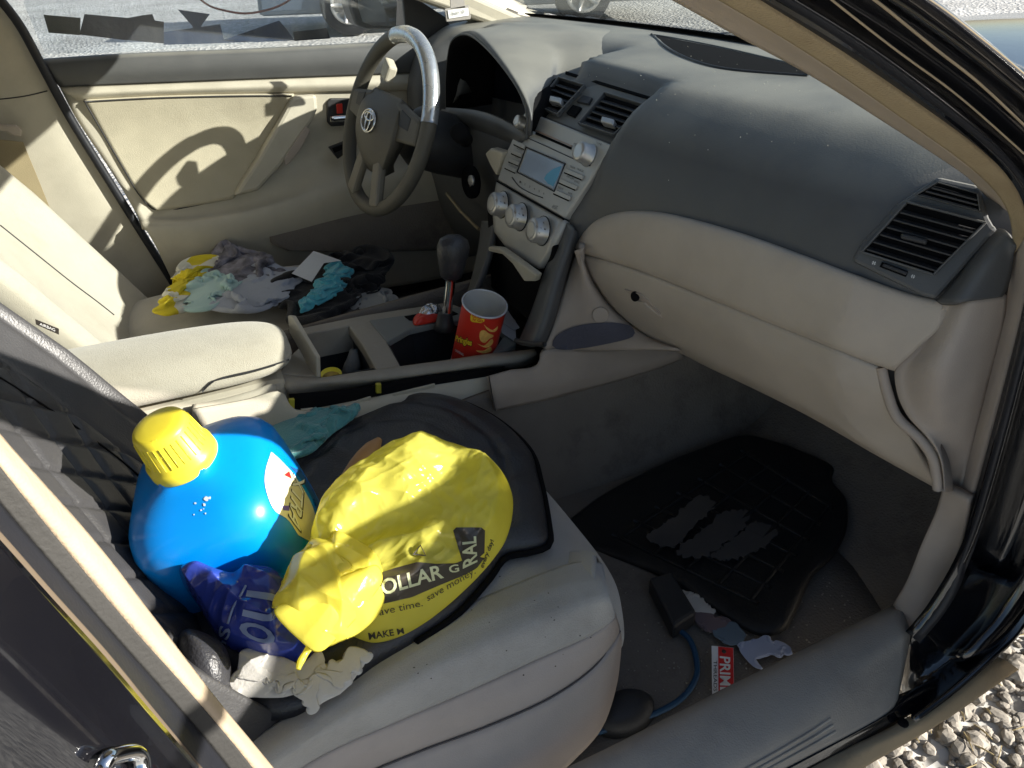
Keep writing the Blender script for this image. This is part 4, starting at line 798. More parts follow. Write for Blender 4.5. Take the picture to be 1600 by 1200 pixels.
# side of the console
rows('console_side', [([(300, 640), (380, 626), (440, 612), (460, 640), (560, 625), (660, 605), (764, 588)], ('y', -.128)), ([(320, 680), (400, 662), (460, 655), (560, 642), (660, 628), (775, 612)], ('y', -.14)), ([(330, 740), (420, 720), (500, 705), (600, 690), (700, 670), (776, 645)], ('y', -.145))], BEIGE, CAR, 40, 14, .01)
rows('console_gap', [([(452, 616), (560, 606), (660, 588), (790, 572)], ('y', -.118)), ([(458, 648), (560, 632), (660, 612), (766, 592)], ('y', -.1285))], BLACK, CAR, 20, 4, .004)
for q in ((456, 632, 9), (592, 608, 8)): 
    poly('yellow_clip', P3([(q[0]-q[2]/2, q[1]-7), (q[0]+q[2]/2, q[1]-8), (q[0]+q[2]/2, q[1]+7), (q[0]-q[2]/2, q[1]+7)], ('y', -.131)), .006, mat('yellow clip', (.42, .38, .04), .5), con, .001)
poly('clip_bracket', P3([(535, 634), (580, 620), (580, 626), (536, 642)], ('y', -.132)), .004, BEIGE, con, .001)
poly('clip_bracket', P3([(614, 616), (680, 600), (680, 605), (616, 622)], ('y', -.132)), .004, BEIGE, con, .001)
poly('clip_bracket', P3([(470, 640), (490, 638), (492, 646), (474, 650)], ('y', -.132)), .004, BEIGE, con, .001)
tube('console_seam', P3([(764, 588), (768, 612), (774, 642)], ('y', -.1735)), .001, DARK, con, 6)
# armrest
def section(x, y0, y1, z0, z1): return [(x, y0, z0), (x, y0-.004, z0+.025), (x, y0+.004, z1-.022), (x, y0+.03, z1), (x, (y0+y1)/2, z1+.006), (x, y1-.03, z1), (x, y1-.004, z1-.022), (x, y1+.004, z0+.025), (x, y1, z0)]
secs = [section(-.22, -.088, .085, .615, .665), section(-.20, -.088, .085, .605, .665), section(-.05, -.090, .085, .605, .662), section(.08, -.088, .082, .598, .655), section(.135, -.080, .074, .602, .646), section(.158, -.058, .055, .612, .634)]
k = len(secs[0]); V = np.array(secs).reshape(-1, 3); F = gridfaces(len(secs), k, False, True)+[tuple(range(k)), tuple(range(len(V)-1, len(V)-k-1, -1))]
arm = mk('armrest', V, F, SEATB, CAR, sub=3); fix(arm)
tube('armrest_tear', P3([(316, 612), (328, 600), (345, 591), (400, 578), (440, 566), (452, 562)], ('y', -.0945)), .0014, DARK, arm, 6, n=24)
box('console_box', (-.22, -.092, .42), (.135, .088, .603), BEIGE, CAR, .012)
rows('console_shoulder', [([(300, 632), (350, 622), (400, 608), (428, 600), (436, 620), (440, 640)], ('y', -.098)), ([(300, 660), (350, 650), (400, 640), (425, 638), (440, 648), (452, 652)], ('y', -.118)), ([(300, 690), (350, 678), (400, 668), (430, 662), (450, 660), (462, 658)], ('y', -.13))], BEIGE, CAR, 24, 10, .008)
# gear selector
gs = tube('gear_selector', [(.425, .022, .56), (.432, .022, .60), (.441, .022, .645), (.443, .022, .66)], .0085, CHROME, CAR, 16, n=12)
lathe('gear_knob', [(0, .012), (.004, .017), (.02, .020), (.04, .024), (.055, .0255), (.068, .022), (.075, .012), (.0765, .004)], (.443, .022, .655), (.16, 0, 1), LEATH, gs, 28, ref=(0, 1, 0), sx=.9, sy=1.1)
lathe('gear_boot', [(0, .02), (.01, .016), (.03, .012)], (.424, .022, .565), (.1, 0, 1), DARK, gs, 20)

# ================================================================ seats
def bolster(t): t = min(1, abs(t)); return t**3
def seatback(name, yc, xs, m_, parent, side=SEATB, n=(40, 40), zt=1.02, w=.24):
    V = []; nu, nv = n
    for i in range(nu):
        s = -1+2*i/(nu-1)
        for j in range(nv):
            z = .44+(zt-.44)*j/(nv-1); y = yc+s*w*(1-.12*max(0, (z-.8)/.25)**2)
            x = xs-.03-.55*(z-.52)+.075*bolster(s)*(1-.5*max(0, (z-.75)/.3))-.05*max(0, abs(s)-.88)/.12
            V.append((x, y, z))
    F = facecam(V, gridfaces(nu, nv)); o = mk(name, V, F, m_, parent, solid=.10); return o, bvh(V, F)
def seatcushion(name, yc, xs, m_, parent):
    def S(x, k, zz, w=.25): return [(x, yc-w+.015, .34), (x, yc-w, zz-.06), (x, yc-w*.86, zz), (x, yc-w*.45, zz-.022), (x, yc, zz-.028), (x, yc+w*.45, zz-.022), (x, yc+w*.86, zz), (x, yc+w, zz-.06), (x, yc+w-.015, .34)]
    secs = [S(xs-.16, 0, .50), S(xs-.12, 0, .515), S(xs+.1, 0, .525), S(xs+.28, 0, .535), S(xs+.38, 0, .53), S(xs+.44, 0, .505, .235), S(xs+.465, 0, .45, .22)]
    for q in range(len(secs)):
        for j, p in enumerate(secs[q]):
            d = abs(p[1]-yc)/.25
            if q >= 3: secs[q][j] = (p[0]-(.035 if (p[1]-yc)*math.copysign(1, yc) > 0 else .06)*d**2.5, p[1], p[2])
    k = len(secs[0]); V = np.array(secs).reshape(-1, 3); F = gridfaces(len(secs), k, False, True)+[tuple(range(k)), tuple(range(len(V)-1, len(V)-k-1, -1))]
    o = mk(name, V, F, m_, parent, sub=3); fix(o); return o
# driver seat
dsc = seatcushion('driver_seat_cushion', .375, -.06, SEATF, CAR)
dsb, DSB = seatback('driver_seat_backrest', .375, -.075, SEATB, CAR, zt=1.05, w=.255)
tube('seat_seam', [hit(x, y, DSB, .001) for x, y in [(0, 352), (60, 400), (110, 440), (150, 470), (178, 492)] if hit(x, y, DSB) is not None], .0015, DARK, dsb, 6, n=24)
# passenger seat
psc = seatcushion('passenger_seat_cushion', -.37, -.010, SEATF, CAR)
psb, PSB0 = seatback('passenger_seat_backrest', -.375, -.03, SEATF, CAR, zt=1.0, w=.235)
# near side of the cushion: fabric shoulder, beige band and plastic side shield
q0 = [(380, 1215), (470, 1150), (560, 1088), (700, 1003), (830, 946), (910, 918), (952, 922)]
q1 = [(400, 1250), (500, 1182), (620, 1128), (740, 1076), (840, 1030), (925, 992), (962, 962)]
q2 = [(440, 1290), (560, 1215), (660, 1172), (760, 1135), (860, 1090), (930, 1040), (969, 985)]
q3 = [(520, 1400), (640, 1330), (740, 1290), (830, 1245), (890, 1195), (945, 1130), (968, 1040)]
def wrap(px, S, dz=0):
    A = [hit(x, y, S) for x, y in px]; e = A[-1]; return A+[e+np.array([-.002, .03, -.014]), e+np.array([-.03, .08, -.05])]
mq = lambda a_, b_, t: [(p[0]*(1-t)+q[0]*t, p[1]*(1-t)+q[1]*t) for p, q in zip(a_, b_)]
rows('cushion_shoulder', [wrap([(x-10, y-40) for x, y in q0], ('z', .522)), wrap([(x-5, y-14) for x, y in q0], ('z', .531)), wrap(q0, ('z', .530)), wrap(mq(q0, q1, .4), ('z', .523)), wrap(q1, ('z', .488))], SEATF, psc, 50, 20, .012)
rows('cushion_band', [wrap(q1, ('z', .487)), wrap(mq(q1, q2, .5), ('z', .470)), wrap(q2, ('z', .446))], SEATS, psc, 50, 10, .012)
rows('seat_side_shield', [wrap([(x, y+3) for x, y in q2], ('z', .447)), wrap([(x+3, y) for x, y in mq(q2, q3, .4)], ('z', .415)), wrap(q3, ('z', .35))], SEATS, CAR, 50, 14, .012)
tube('shield_gap', [hit(x, y+1, ('z', .4465)) for x, y in q2], .0012, PIPING, psc, 6, n=40)
lathe('seat_foot_cover', [(0, .035), (.015, .034), (.025, .026), (.03, .012)], hit(975, 1120, ('z', .302)), (0, 0, 1), DARK, CAR, 24, ref=(1, 0, 0), sx=1.2, sy=.8)

# ================================================================ loose things
# ---- black quilted seat cover
cov = thing('seat_cover', 'black leatherette quilted cover slipped over the front passenger seat', 'seat cover', (0, -.375, .53))
def quilted():
    V = []; nu, nv = 190, 220; yc = -.375; w = .246
    for i in range(nu):
        s = -1+2*i/(nu-1)
        for j in range(nv):
            z = .47+.57*j/(nv-1); y = yc+s*w*(1-.12*max(0, (z-.8)/.25)**2)
            x = -.022-.03-.55*(z-.52)+.075*bolster(s)*(1-.5*max(0, (z-.75)/.3))-.06*max(0, abs(s)-.9)/.1+.010
            L = (z-.47)*1.14; a = s*w
            if abs(s) < .62:
                d = 1
                for m_ in ((L+a*1.35), (L-a*1.35)):
                    t = (m_/.078) % 1.0; d = min(d, min(t, 1-t)*.078)
                x += .0065*(1-math.exp(-(d/.0055)**1.2))
            for e in (.62, .84):
                x -= .005*math.exp(-((abs(s)-e)*w/.005)**2)
            x += .003*fnoise((y, z, 0), 6, 3)+.0006*fnoise((y, z, 0), 40, 5)
            V.append((x, y, z))
    F = facecam(V, gridfaces(nu, nv)); return V, F
V, F = quilted(); bk = mk('back_panel', V, F, LEATHQ, cov, solid=.008); QB = bvh(V, F)
edge = [V[189*220+j] for j in range(0, 220, 5)]
tube('piping', edge, .007, PIPING, cov, 8)
tube('stitching', [hit(x, y, QB, .0005) for x, y in [(0, 590), (60, 628), (120, 668), (180, 712), (225, 750)]], .0012, BLACK, cov, 6, n=24)
lb = poly('sewn_tag', P3([(55, 499), (92, 514), (92, 523), (56, 507)], ('y', -.14)), .001, BLKP, cov, 0)
decal('lettering', 'AIRBAG', [(62, 504), (86, 513.5), (86, 518), (62, 508)], ('y', -.14), WHT, cov, .002, cuts=0)
cl = [(330, 760), (420, 720), (470, 690), (530, 640), (580, 618), (640, 612), (710, 625), (775, 655), (828, 703), (846, 755), (858, 820), (858, 852), (826, 864), (790, 872), (765, 905), (715, 960), (650, 1005), (590, 1040), (530, 1085), (440, 1125), (360, 1105), (300, 1020), (285, 900)]
cp, CPB = blob('cushion_panel', cl, .022, LEATH, cov, S=('z', .526), low=.004, p=10, q=.55, nt=150, nr=44, wr=lambda b, r, t: .007*fnoise(b, 9, 2)+.005*ridge(b, 16, 4)*(r > .3)-.006*math.exp(-((r-.80)/.02)**2)-.003*math.exp(-((r-.62)/.015)**2))
tube('hem', [hit(x, y, ('z', .529)) for x, y in cl[3:17]], .004, BLACK, cov, 8, n=80)
blob('hinge_cover', [(285, 985), (320, 990), (350, 1010), (362, 1050), (358, 1090), (330, 1110), (290, 1080), (275, 1030)], .04, LEATH, cov, S=('pl', (-.03, -.58, .53), (.2, -.6, .75)), low=.03, p=2, q=.5, nt=40, nr=14)

# ---- blue detergent bottle with yellow cap
T0 = hit(246, 664, ('z', .748)); B0 = hit(388, 846, ('z', .552)); ax = T0-B0; LB = np.linalg.norm(ax); ax /= LB; B0 = T0-ax*.240
bo = thing('detergent_bottle', 'big glossy blue detergent jug with yellow screw cap leaning on the seat back', 'bottle', tuple(B0))
ref = np.array([.25, 1, 0.])
prof = [(-.035, .066), (-.032, .078), (-.02, .088), (0, .092), (.03, .094), (.07, .095), (.11, .0955), (.134, .094), (.148, .089), (.159, .080), (.168, .068), (.174, .055), (.179, .043), (.184, .034), (.19, .033)]
body, BB = lathe('body', prof, B0, ax, BLUE, bo, 64, ref=tuple(ref), sx=1.02, sy=.90, power=3.6)
capp = [(.184, .0365), (.186, .0375), (.198, .0368), (.2005, .0332), (.235, .0295), (.2395, .0272), (.2408, .024), (.2415, .013), (.2418, .002)]
capo, CAPB = lathe('cap', capp, B0, ax, YCAP, bo, 56, ref=tuple(ref))
e1_ = ref-ax*np.dot(ref, ax); e1_ /= np.linalg.norm(e1_); e2_ = np.cross(ax, e1_)
for k in range(30):
    t = 2*math.pi*k/30; dv = e1_*math.cos(t)+e2_*math.sin(t)
    tube('cap_rib', [B0+ax*.204+dv*.0332, B0+ax*.232+dv*.0302], .0006, YCAP, capo, 5)
poly('spout_mark', [hit(x, y, CAPB, .001) for x, y in [(236, 689), (244, 687), (256, 715), (248, 720)]], .002, YCAP, capo, .0004)
PRT = mat('label cream print', (.80, .74, .50), .3, coat=.3)
sheet('label', [(424, 706), (415, 735), (415, 762), (428, 796), (450, 812), (466, 836)], [(436, 716), (460, 742), (478, 770), (490, 795), (496, 822), (488, 848)], BB, PRT, bo, 24, 12, .0012, lin=False)
sheet('label_band', [(452, 728), (470, 748), (486, 775), (496, 800), (500, 826), (490, 850)], [(470, 735), (486, 755), (498, 780), (506, 805), (508, 830), (498, 856)], BB, mat('label blue print', (.02, .10, .30), .3), bo, 24, 6, .0014, lin=False)
poly('label_mark', [hit(x, y, BB, .0022) for x, y in [(444, 742), (452, 736), (456, 748)]], .0006, REDP, bo, 0)
poly('label_mark', [hit(x, y, BB, .0022) for x, y in [(442, 790), (452, 790), (452, 798), (443, 797)]], .0006, mat('violet print', (.15, .10, .45), .4), bo, 0)
decal('lettering', 'XTRA', [(478, 748), (470, 846), (450, 806), (458, 738)], BB, BLKP, bo, .0024, bold=.03, cuts=1)
decal('lettering', 'XTRA', [(476, 748), (469, 842), (452, 806), (459, 740)], BB, WHT, bo, .0030, bold=.01, cuts=1)
SCUF = mat('white scuff', (.55, .62, .70), .7)
rs = random.Random(9)
for (x, y, r_) in ((322, 779, 4), (319, 788, 2.4), (327, 778, 2.6), (314, 797, 1.5), (321, 802, 1.2), (305, 786, 1.6), (303, 804, .9), (318, 795, .9)):
    poly('scuff_mark', [hit(x+r_*math.cos(t)*rs.uniform(.6, 1.3), y+r_*math.sin(t)*rs.uniform(.6, 1.4), BB, .0009) for t in np.linspace(0, 6.28, 9)[:-1]], .0004, SCUF, bo, 0)

# ---- yellow shopping bag
bag = thing('shopping_bag', 'crumpled thin yellow plastic shopping bag with black store print', 'bag', (.18, -.5, .55))
def nrm(v): v = np.array(v, float); return v/np.linalg.norm(v)
bn_ = nrm((-.10, -.42, .88)); BGP = ('pl', (.19, -.50, .585), tuple(bn_))
ol = [(500, 800), (525, 768), (562, 738), (602, 706), (650, 695), (705, 697), (752, 711), (782, 736), (799, 768), (801, 802), (791, 842), (772, 872), (742, 906), (700, 945), (660, 975), (620, 996), (580, 1004), (545, 990), (515, 950), (490, 900), (484, 850)]
NK = hit(588, 925, BGP)
def pleat(b, k, seed, fr=3.): 
    d = b-NK; r_ = math.hypot(d[0], d[1]); a_ = math.atan2(d[1], d[0]); return (1-2*abs(noise.noise(Vector((a_*k+seed, r_*fr*2+seed*2, .3*seed)))))*min(1, r_/.06), r_
def wbag(b, r, t):
    pl_, r_ = pleat(b, 3.2, 2); p2, _ = pleat(b, 7.5, 5)
    k_ = math.exp(-r_/.10); f = .004*pl_*k_+.026*fold(b, .40, 11, 3.5, 2, .03)+.015*fold(b, .2, 24, 7, 6, .03)+.009*fold(b, 1.2, 20, 9, 3, .03)+.003*fold(b, 2.2, 45, 24, 4, .02)+.0018*fold(b, .3, 100, 45, 5)
    calm = max(0, min(1, (np.dot(b-np.array([.20, -.60, .53]), np.array([-.3, 1, .3])))/.07))   # smoother where it lies flat and printed
    return f*(.16+.84*calm)
bm_, BAGB = blob('bag_body', ol, .050, YBAG, bag, S=BGP, low=.05, p=2.6, q=.62, nt=260, nr=110, wr=wbag)
ol2 = [(455, 880), (474, 862), (486, 848), (510, 852), (522, 840), (550, 850), (582, 872), (596, 905), (596, 950), (575, 985), (535, 1010), (497, 1022), (470, 1004), (436, 968), (424, 952), (444, 918)]
BGP2 = ('pl', (.065, -.575, .615), tuple(nrm((.12, -.48, .86))))
def wb2(b, r, t):
    p1_, r_ = pleat(b, 2.3, 7); p2, _ = pleat(b, 8, 9, 9); return .006*p1_+.020*fold(b, .45, 20, 5, 8, .03)+.013*fold(b, .9, 32, 9, 18, .03)+.010*fold(b, 2.0, 18, 9, 28, .03)+.006*fold(b, 2.4, 45, 22, 9, .02)-.010
mo, MOB = blob('bag_mouth', ol2, .018, YBAG, bag, S=BGP2, p=2.2, q=.6, nt=220, nr=80, wr=wb2, sheetmode=.0015)
blob('bag_fold', [(440, 930), (452, 892), (480, 862), (515, 856), (552, 872), (580, 905), (575, 950), (540, 985), (500, 1000), (465, 980)], .012, YBAG, bag, S=('pl', (.075, -.57, .575), tuple(nrm((-.22, -.5, .84)))), p=2.2, q=.6, nt=120, nr=40, wr=lambda b, r, t: .02*pleat(b, 5, 13)[0]+.006*fold(b, 1.2, 40, 18, 6)-.01, sheetmode=.0015)
fl1 = ('pl', tuple(hit(480, 915, BGP2, .018)), tuple(nrm((-.35, -.35, .86)))); fl2 = ('pl', tuple(hit(530, 955, BGP2, .030)), tuple(nrm((.10, -.62, .78))))
blob('bag_flap', [(426, 950), (438, 918), (452, 886), (474, 862), (488, 850), (512, 852), (530, 866), (548, 884), (520, 905), (488, 925), (455, 946)], .006, YBAG, bag, S=fl1, p=2.5, q=.7, nt=120, nr=40, sheetmode=.0006, wr=lambda b, r, t: .010*fold(b, .5, 26, 7, 41, .02)+.006*fold(b, 1.1, 45, 14, 43, .02)-.006)
blob('bag_flap', [(428, 954), (470, 936), (520, 908), (560, 892), (588, 884), (598, 905), (584, 930), (560, 962), (530, 994), (498, 1020), (468, 1002)], .006, YBAG, bag, S=fl2, p=2.5, q=.7, nt=120, nr=40, sheetmode=.0006, wr=lambda b, r, t: .009*fold(b, .3, 18, 5, 47, .02)+.005*fold(b, .8, 34, 10, 49, .02)-.006)
tube('bag_handle', [hit(x, y, BGP2) for x, y in [(486, 1008), (478, 1020), (470, 1034), (466, 1046)]], [.004, .003, .0035, .002], YBAG, bag, 6, n=12)
sheet('print_panel', [(581, 899), (615, 888), (652, 878), (682, 881), (712, 880), (742, 868)], [(597, 944), (644, 933), (688, 914), (725, 899), (745, 888), (757, 872)], BAGB, GOLDBR, bag, 40, 12, .0014)
sheet('print_panel', [(708, 829), (713, 824), (752, 824), (758, 829)], [(722, 876), (728, 880), (748, 872), (757, 864)], BAGB, GOLDBR, bag, 24, 20, .0015)
decal('lettering', 'OLLAR', [(594, 906), (689, 881), (694, 903), (598, 931)], BAGB, LIMEP, bag, .0026, bold=.02, cuts=2)
decal('lettering', 'G', [(700, 884), (716, 881), (718, 893), (703, 896)], BAGB, LIMEP, bag, .0028, bold=.02, cuts=2)
decal('lettering', 'RAL', [(723, 889), (722, 838), (744, 838), (746, 878)], BAGB, LIMEP, bag, .0028, bold=.02, cuts=2)
decal('lettering', 'ave time.', [(592, 951), (659, 938), (661, 947), (593, 962)], BAGB, BLKP, bag, .0018, cuts=1)
decal('lettering', 'save money.', [(667, 933), (741, 889), (745, 899), (669, 943)], BAGB, BLKP, bag, .0018, cuts=1)
decal('lettering', 'every day!', [(749, 884), (766, 842), (774, 846), (757, 890)], BAGB, BLKP, bag, .0018, bold=.02, cuts=1)
decal('lettering', 'MAKE M', [(575, 989), (630, 981), (632, 990), (577, 1000)], BAGB, BLKP, bag, .0018, bold=.02, cuts=1)
tube('recycling_mark', [hit(x, y, BAGB, .0015) for x, y in [(646, 866), (657, 852), (665, 868), (646, 866)]], .0008, BLKP, bag, 5)

# ---- navy bag
nb = thing('navy_plastic_bag', 'shiny navy blue plastic bag with pale block letters below the blue jug', 'bag', (.0, -.5, .55))
olb = [(278, 897), (292, 890), (318, 895), (345, 903), (372, 908), (400, 900), (432, 896), (450, 905), (470, 935), (482, 970), (490, 1005), (484, 1030), (455, 1040), (420, 1036), (385, 1024), (355, 1012), (332, 985), (312, 950), (292, 922)]
NBP = ('pl', (.0, -.50, .57), tuple(nrm((-.05, -.45, .89))))
_, NBB = blob('bag_body', olb, .034, NAVY, nb, S=NBP, low=.03, p=2.6, q=.6, nt=180, nr=60, wr=lambda b, r, t: .018*fold(b, .9, 15, 7, 11, .03)+.012*fold(b, 2.1, 28, 14, 12, .03)+.006*fold(b, .2, 55, 30, 13))
decal('lettering', 'O', [(376, 995), (372, 968), (425, 980), (434, 1012)], NBB, NAVYP, nb, .0016, bold=.03, cuts=2)
decal('lettering', 'U', [(378, 962), (386, 922), (448, 930), (432, 976)], NBB, NAVYP, nb, .0016, bold=.03, cuts=2)
decal('lettering', 'IS', [(338, 1002), (344, 976), (362, 984), (352, 1010)], NBB, NAVYP, nb, .0016, bold=.02, cuts=1)
tube('print_line', [hit(x, y, NBB, .001) for x, y in [(356, 975), (364, 950), (376, 930), (384, 915)]], .0013, NAVYP, nb, 5, n=16)

# ---- tissue, towel, wooden handle
tag(crumple('crumpled_tissue', [(376, 1022), (396, 1020), (440, 1026), (470, 1036), (496, 1018), (508, 1036), (532, 1030), (556, 1016), (579, 1022), (562, 1050), (537, 1080), (505, 1098), (484, 1113), (470, 1086), (440, 1090), (402, 1090), (370, 1083)], ('pl', (.05, -.60, .552), tuple(nrm((0, -.3, .95)))), WHITEP, None, N=40, ratio=1.42, base=.006, iters=300, seed=31, thick=.0005, hmax=.04, stiff=.2, vary=.35, up=2)[0], 'crumpled white paper tissue on the near edge of the passenger seat', 'tissue')
tag(crumple('teal_towel', [(418, 700), (426, 672), (450, 658), (490, 652), (530, 644), (562, 637), (552, 655), (520, 678), (490, 705), (455, 716), (430, 714)], ('z', .552), TEAL, None, N=22, ratio=1.4, base=.016, iters=220, seed=33, thick=.003, hmax=.045, stiff=.3)[0], 'teal terry cloth rag wedged between seat and console', 'cloth')
hd = [hit(540, 758, ('z', .575)), hit(552, 740, ('z', .58)), hit(588, 693, ('z', .595))]
tag(tube('wooden_stick', [hd[0], hd[1], hd[1]*.4+hd[2]*.6, hd[2], hd[2]+(hd[2]-hd[1])*.10, hd[2]+(hd[2]-hd[1])*.15], [.0115, .012, .0135, .0135, .011, .004], WOOD, None, 18, n=28), 'bare wooden tool handle poking out behind the yellow bag', 'handle')
tag(blob('folded_napkin', [(322, 652), (340, 636), (356, 655), (350, 668), (326, 668)], .012, PAPER, None, S=('z', .55), low=.004, nt=40, nr=10, wr=lambda b, r, t: .006*crump(b, 40, 2))[0], 'small folded white napkin between console and blue jug', 'napkin')

# ---- snack can
CT = hit(758, 473, ('z', .640)); CB = hit(737, 566, ('z', .515)); ca = nrm(CT-CB); CL = np.linalg.norm(CT-CB)
can = thing('snack_can', 'open red cylindrical chip can standing in the console bin', 'can', tuple(CB))
R_ = .0365
_, CANB = lathe('tube_body', [(0, R_), (.002, R_), (CL-.003, R_)], CB, ca, RED, can, 48, caps=False)
lathe('inner_wall', [(.004, .001), (.0045, R_-.0015), (CL-.002, R_-.0015)], CB, ca, FOILC, can, 48, caps=False)
lathe('metal_base', [(-.002, R_*.9), (-.002, R_*1.01), (.004, R_*1.01)], CB, ca, FOILC, can, 48)
tube('rim', [CT-ca*.002+(nrm(np.cross(ca, (1, 0, 0)))*math.cos(t)+nrm(np.cross(ca, np.cross(ca, (1, 0, 0))))*math.sin(t))*(R_+.0004) for t in np.linspace(0, 2*math.pi, 48, endpoint=False)], .0016, FOILC, can, 8, closed=True)
sheet('badge', [(735, 494), (737, 490), (757, 497), (757, 500)], [(735, 500), (737, 503), (752, 505), (757, 502)], CANB, YEL, can, 12, 6, .0008)
decal('lettering', 'GRAB', [(738, 492.5), (752, 496), (752, 499), (738, 496)], CANB, REDP, can, .0016, bold=.02, cuts=0)
decal('lettering', "N' GO", [(739, 497), (755, 500), (754.5, 504), (738.5, 501)], CANB, REDP, can, .0016, bold=.02, cuts=0)
decal('lettering', 'Pringles', [(711, 522), (739, 530), (737, 545), (709, 537)], CANB, BLKP, can, .0008, bold=.08, cuts=1)
decal('lettering', 'Pringles', [(712, 523.3), (738, 531), (736.5, 543.6), (710.4, 536)], CANB, YEL, can, .0016, bold=.035, cuts=1)
decal('lettering', 'ORIGINAL', [(711, 545), (725, 553), (724.5, 556.5), (710.5, 548.5)], CANB, WHT, can, .0008, bold=.02, cuts=0)
for q in ([(756, 507), (762, 512), (770, 516), (778, 510), (777, 515), (771, 519), (763, 517)], [(750, 519), (757, 516), (764, 521), (772, 525), (764, 530), (757, 536), (750, 531)], [(746, 537), (757, 540), (768, 530), (771, 534), (766, 541), (757, 543)], [(744, 548), (756, 548), (766, 542), (768, 548), (758, 552), (750, 551)]):
    P_ = spl(q, 18, closed=True); poly('chip_print', [hit(x, y, CANB, .0012) for x, y in P_], .0004, YEL2, can, 0)

# ---- small things on the console
fw = thing('foil_wrapper', 'crumpled silver and red foil snack wrapper beside the gear selector', 'wrapper', tuple(hit(670, 492, DK)))
blob('foil_body', [(652, 496), (662, 484), (676, 478), (688, 484), (690, 494), (672, 500)], .016, FOIL, fw, S=off(DK, .003), low=.002, nt=60, nr=18, wr=lambda b, r, t: .008*crump(b, 70, 3))
blob('red_end', [(645, 500), (650, 495), (668, 500), (690, 494), (688, 501), (662, 507), (648, 508)], .010, RED, fw, S=off(DK, .003), low=.002, nt=50, nr=12, wr=lambda b, r, t: .004*crump(b, 70, 5))
lid = thing('jar_top', 'round yellow jar lid lying in the small console bin', 'lid', tuple(hit(518, 588, ('z', .56))))
lathe('rim', [(0, .017), (.008, .017), (.009, .0155), (.0075, .014)], hit(518, 590, ('z', .553)), (0, -.2, 1), YCAP, lid, 30); lathe('top', [(0, .0142), (.001, .0142)], hit(518, 590, ('z', .560)), (0, -.2, 1), mat('lid gold', (.5, .33, .04), .4), lid, 24)
tag(tube('clear_bottle', [hit(546, 590, ('z', .50)), hit(551, 570, ('z', .53)), hit(553, 545, ('z', .555))], [.017, .015, .006], GREYC, None, 14, n=14), 'greyish plastic bottle stub leaning in the small console bin', 'bottle')
for q, lab in (([(783, 478), (790, 480), (812, 512), (803, 516), (780, 500)], 'folded grey paper slip in the cubby behind the chip can'), ([(782, 500), (806, 516), (806, 534), (784, 520)], 'lower blue grey card in the cubby behind the chip can')):
    tag(poly('paper_slip', P3(q, off(DK, .004 if 'folded' in lab else .001)), .0008, PALEB, None, 0), lab, 'paper')

# ---- clothes on the driver seat
def cloth(name, out, h, m_, lab, seed, z=.53, f=(.018, 15, .010, 36), cat='cloth', **k):
    o, b = crumple(name, out, ('z', z), m_, None, N=28, ratio=1.5, base=h*.55, iters=280, seed=seed, thick=.0016, hmax=h*1.9, stiff=.28, vary=.35, lift=.004); tag(o, lab, cat, 'clothes heaped on the driver seat'); return o
cloth('black_garment', [(418, 449), (432, 443), (476, 441), (492, 428), (530, 412), (580, 406), (604, 420), (592, 462), (566, 472), (556, 496), (500, 512), (462, 508), (438, 472)], .022, BLKC, 'black garment spread over the front of the driver seat', 3, .535)
cloth('tie_dye_shirt', [(338, 418), (346, 400), (374, 404), (384, 408), (393, 398), (420, 412), (428, 428), (452, 434), (420, 442), (385, 450), (348, 446)], .035, GREYTD, 'grey and black tie dye shirt at the back of the heap', 5, .54, (.030, 14, .016, 32))
cloth('pale_blue_shirt', [(332, 484), (378, 450), (402, 430), (440, 430), (467, 438), (446, 470), (420, 486), (380, 492)], .028, PALEB, 'pale blue grey shirt in the middle of the heap', 8, .54, (.020, 16, .012, 38))
cloth('aqua_cloth', [(292, 486), (300, 452), (320, 438), (346, 428), (372, 446), (382, 456), (342, 482), (315, 490)], .03, AQUA, 'pale aqua cloth beside the yellow towel', 12, .54, (.022, 17, .014, 38))
def pattern(M):   # printed white blocks on the yellow towel
    n = M.node_tree.nodes; l = M.node_tree.links; b = n['Principled BSDF']; src = b.inputs['Base Color'].links[0].from_socket
    tc = n.new('ShaderNodeTexCoord'); v = n.new('ShaderNodeTexVoronoi'); v.inputs['Scale'].default_value = 19; l.new(tc.outputs['Object'], v.inputs['Vector'])
    mp = n.new('ShaderNodeSeparateColor'); l.new(v.outputs['Color'], mp.inputs[0]); gt_ = n.new('ShaderNodeMath'); gt_.operation = 'GREATER_THAN'; gt_.inputs[1].default_value = .60; l.new(mp.outputs[0], gt_.inputs[0])
    mx = n.new('ShaderNodeMix'); mx.data_type = 'RGBA'; l.new(gt_.outputs[0], mx.inputs[0]); l.new(src, mx.inputs[6]); mx.inputs[7].default_value = (.7, .69, .6, 1); l.new(mx.outputs[2], b.inputs['Base Color'])
pattern(YCLOTH)
cloth('yellow_towel', [(253, 492), (268, 458), (284, 430), (306, 416), (335, 412), (344, 422), (334, 436), (318, 446), (304, 466), (294, 490)], .03, YCLOTH, 'yellow towel with white blocks at the rear of the heap', 15, .54, (.018, 18, .010, 42))
cloth('turquoise_towel', [(470, 492), (478, 468), (498, 448), (514, 424), (530, 420), (548, 437), (532, 460), (498, 480)], .028, TURQ, 'turquoise towel lying on the black garment', 25, .555, (.012, 12, .005, 26))
cloth('grey_cap', [(548, 484), (574, 466), (605, 460), (632, 488), (600, 494), (560, 500)], .02, GREYC, 'grey cloth nearest the console at the front of the driver seat', 21, .535, (.006, 16, .003, 40))
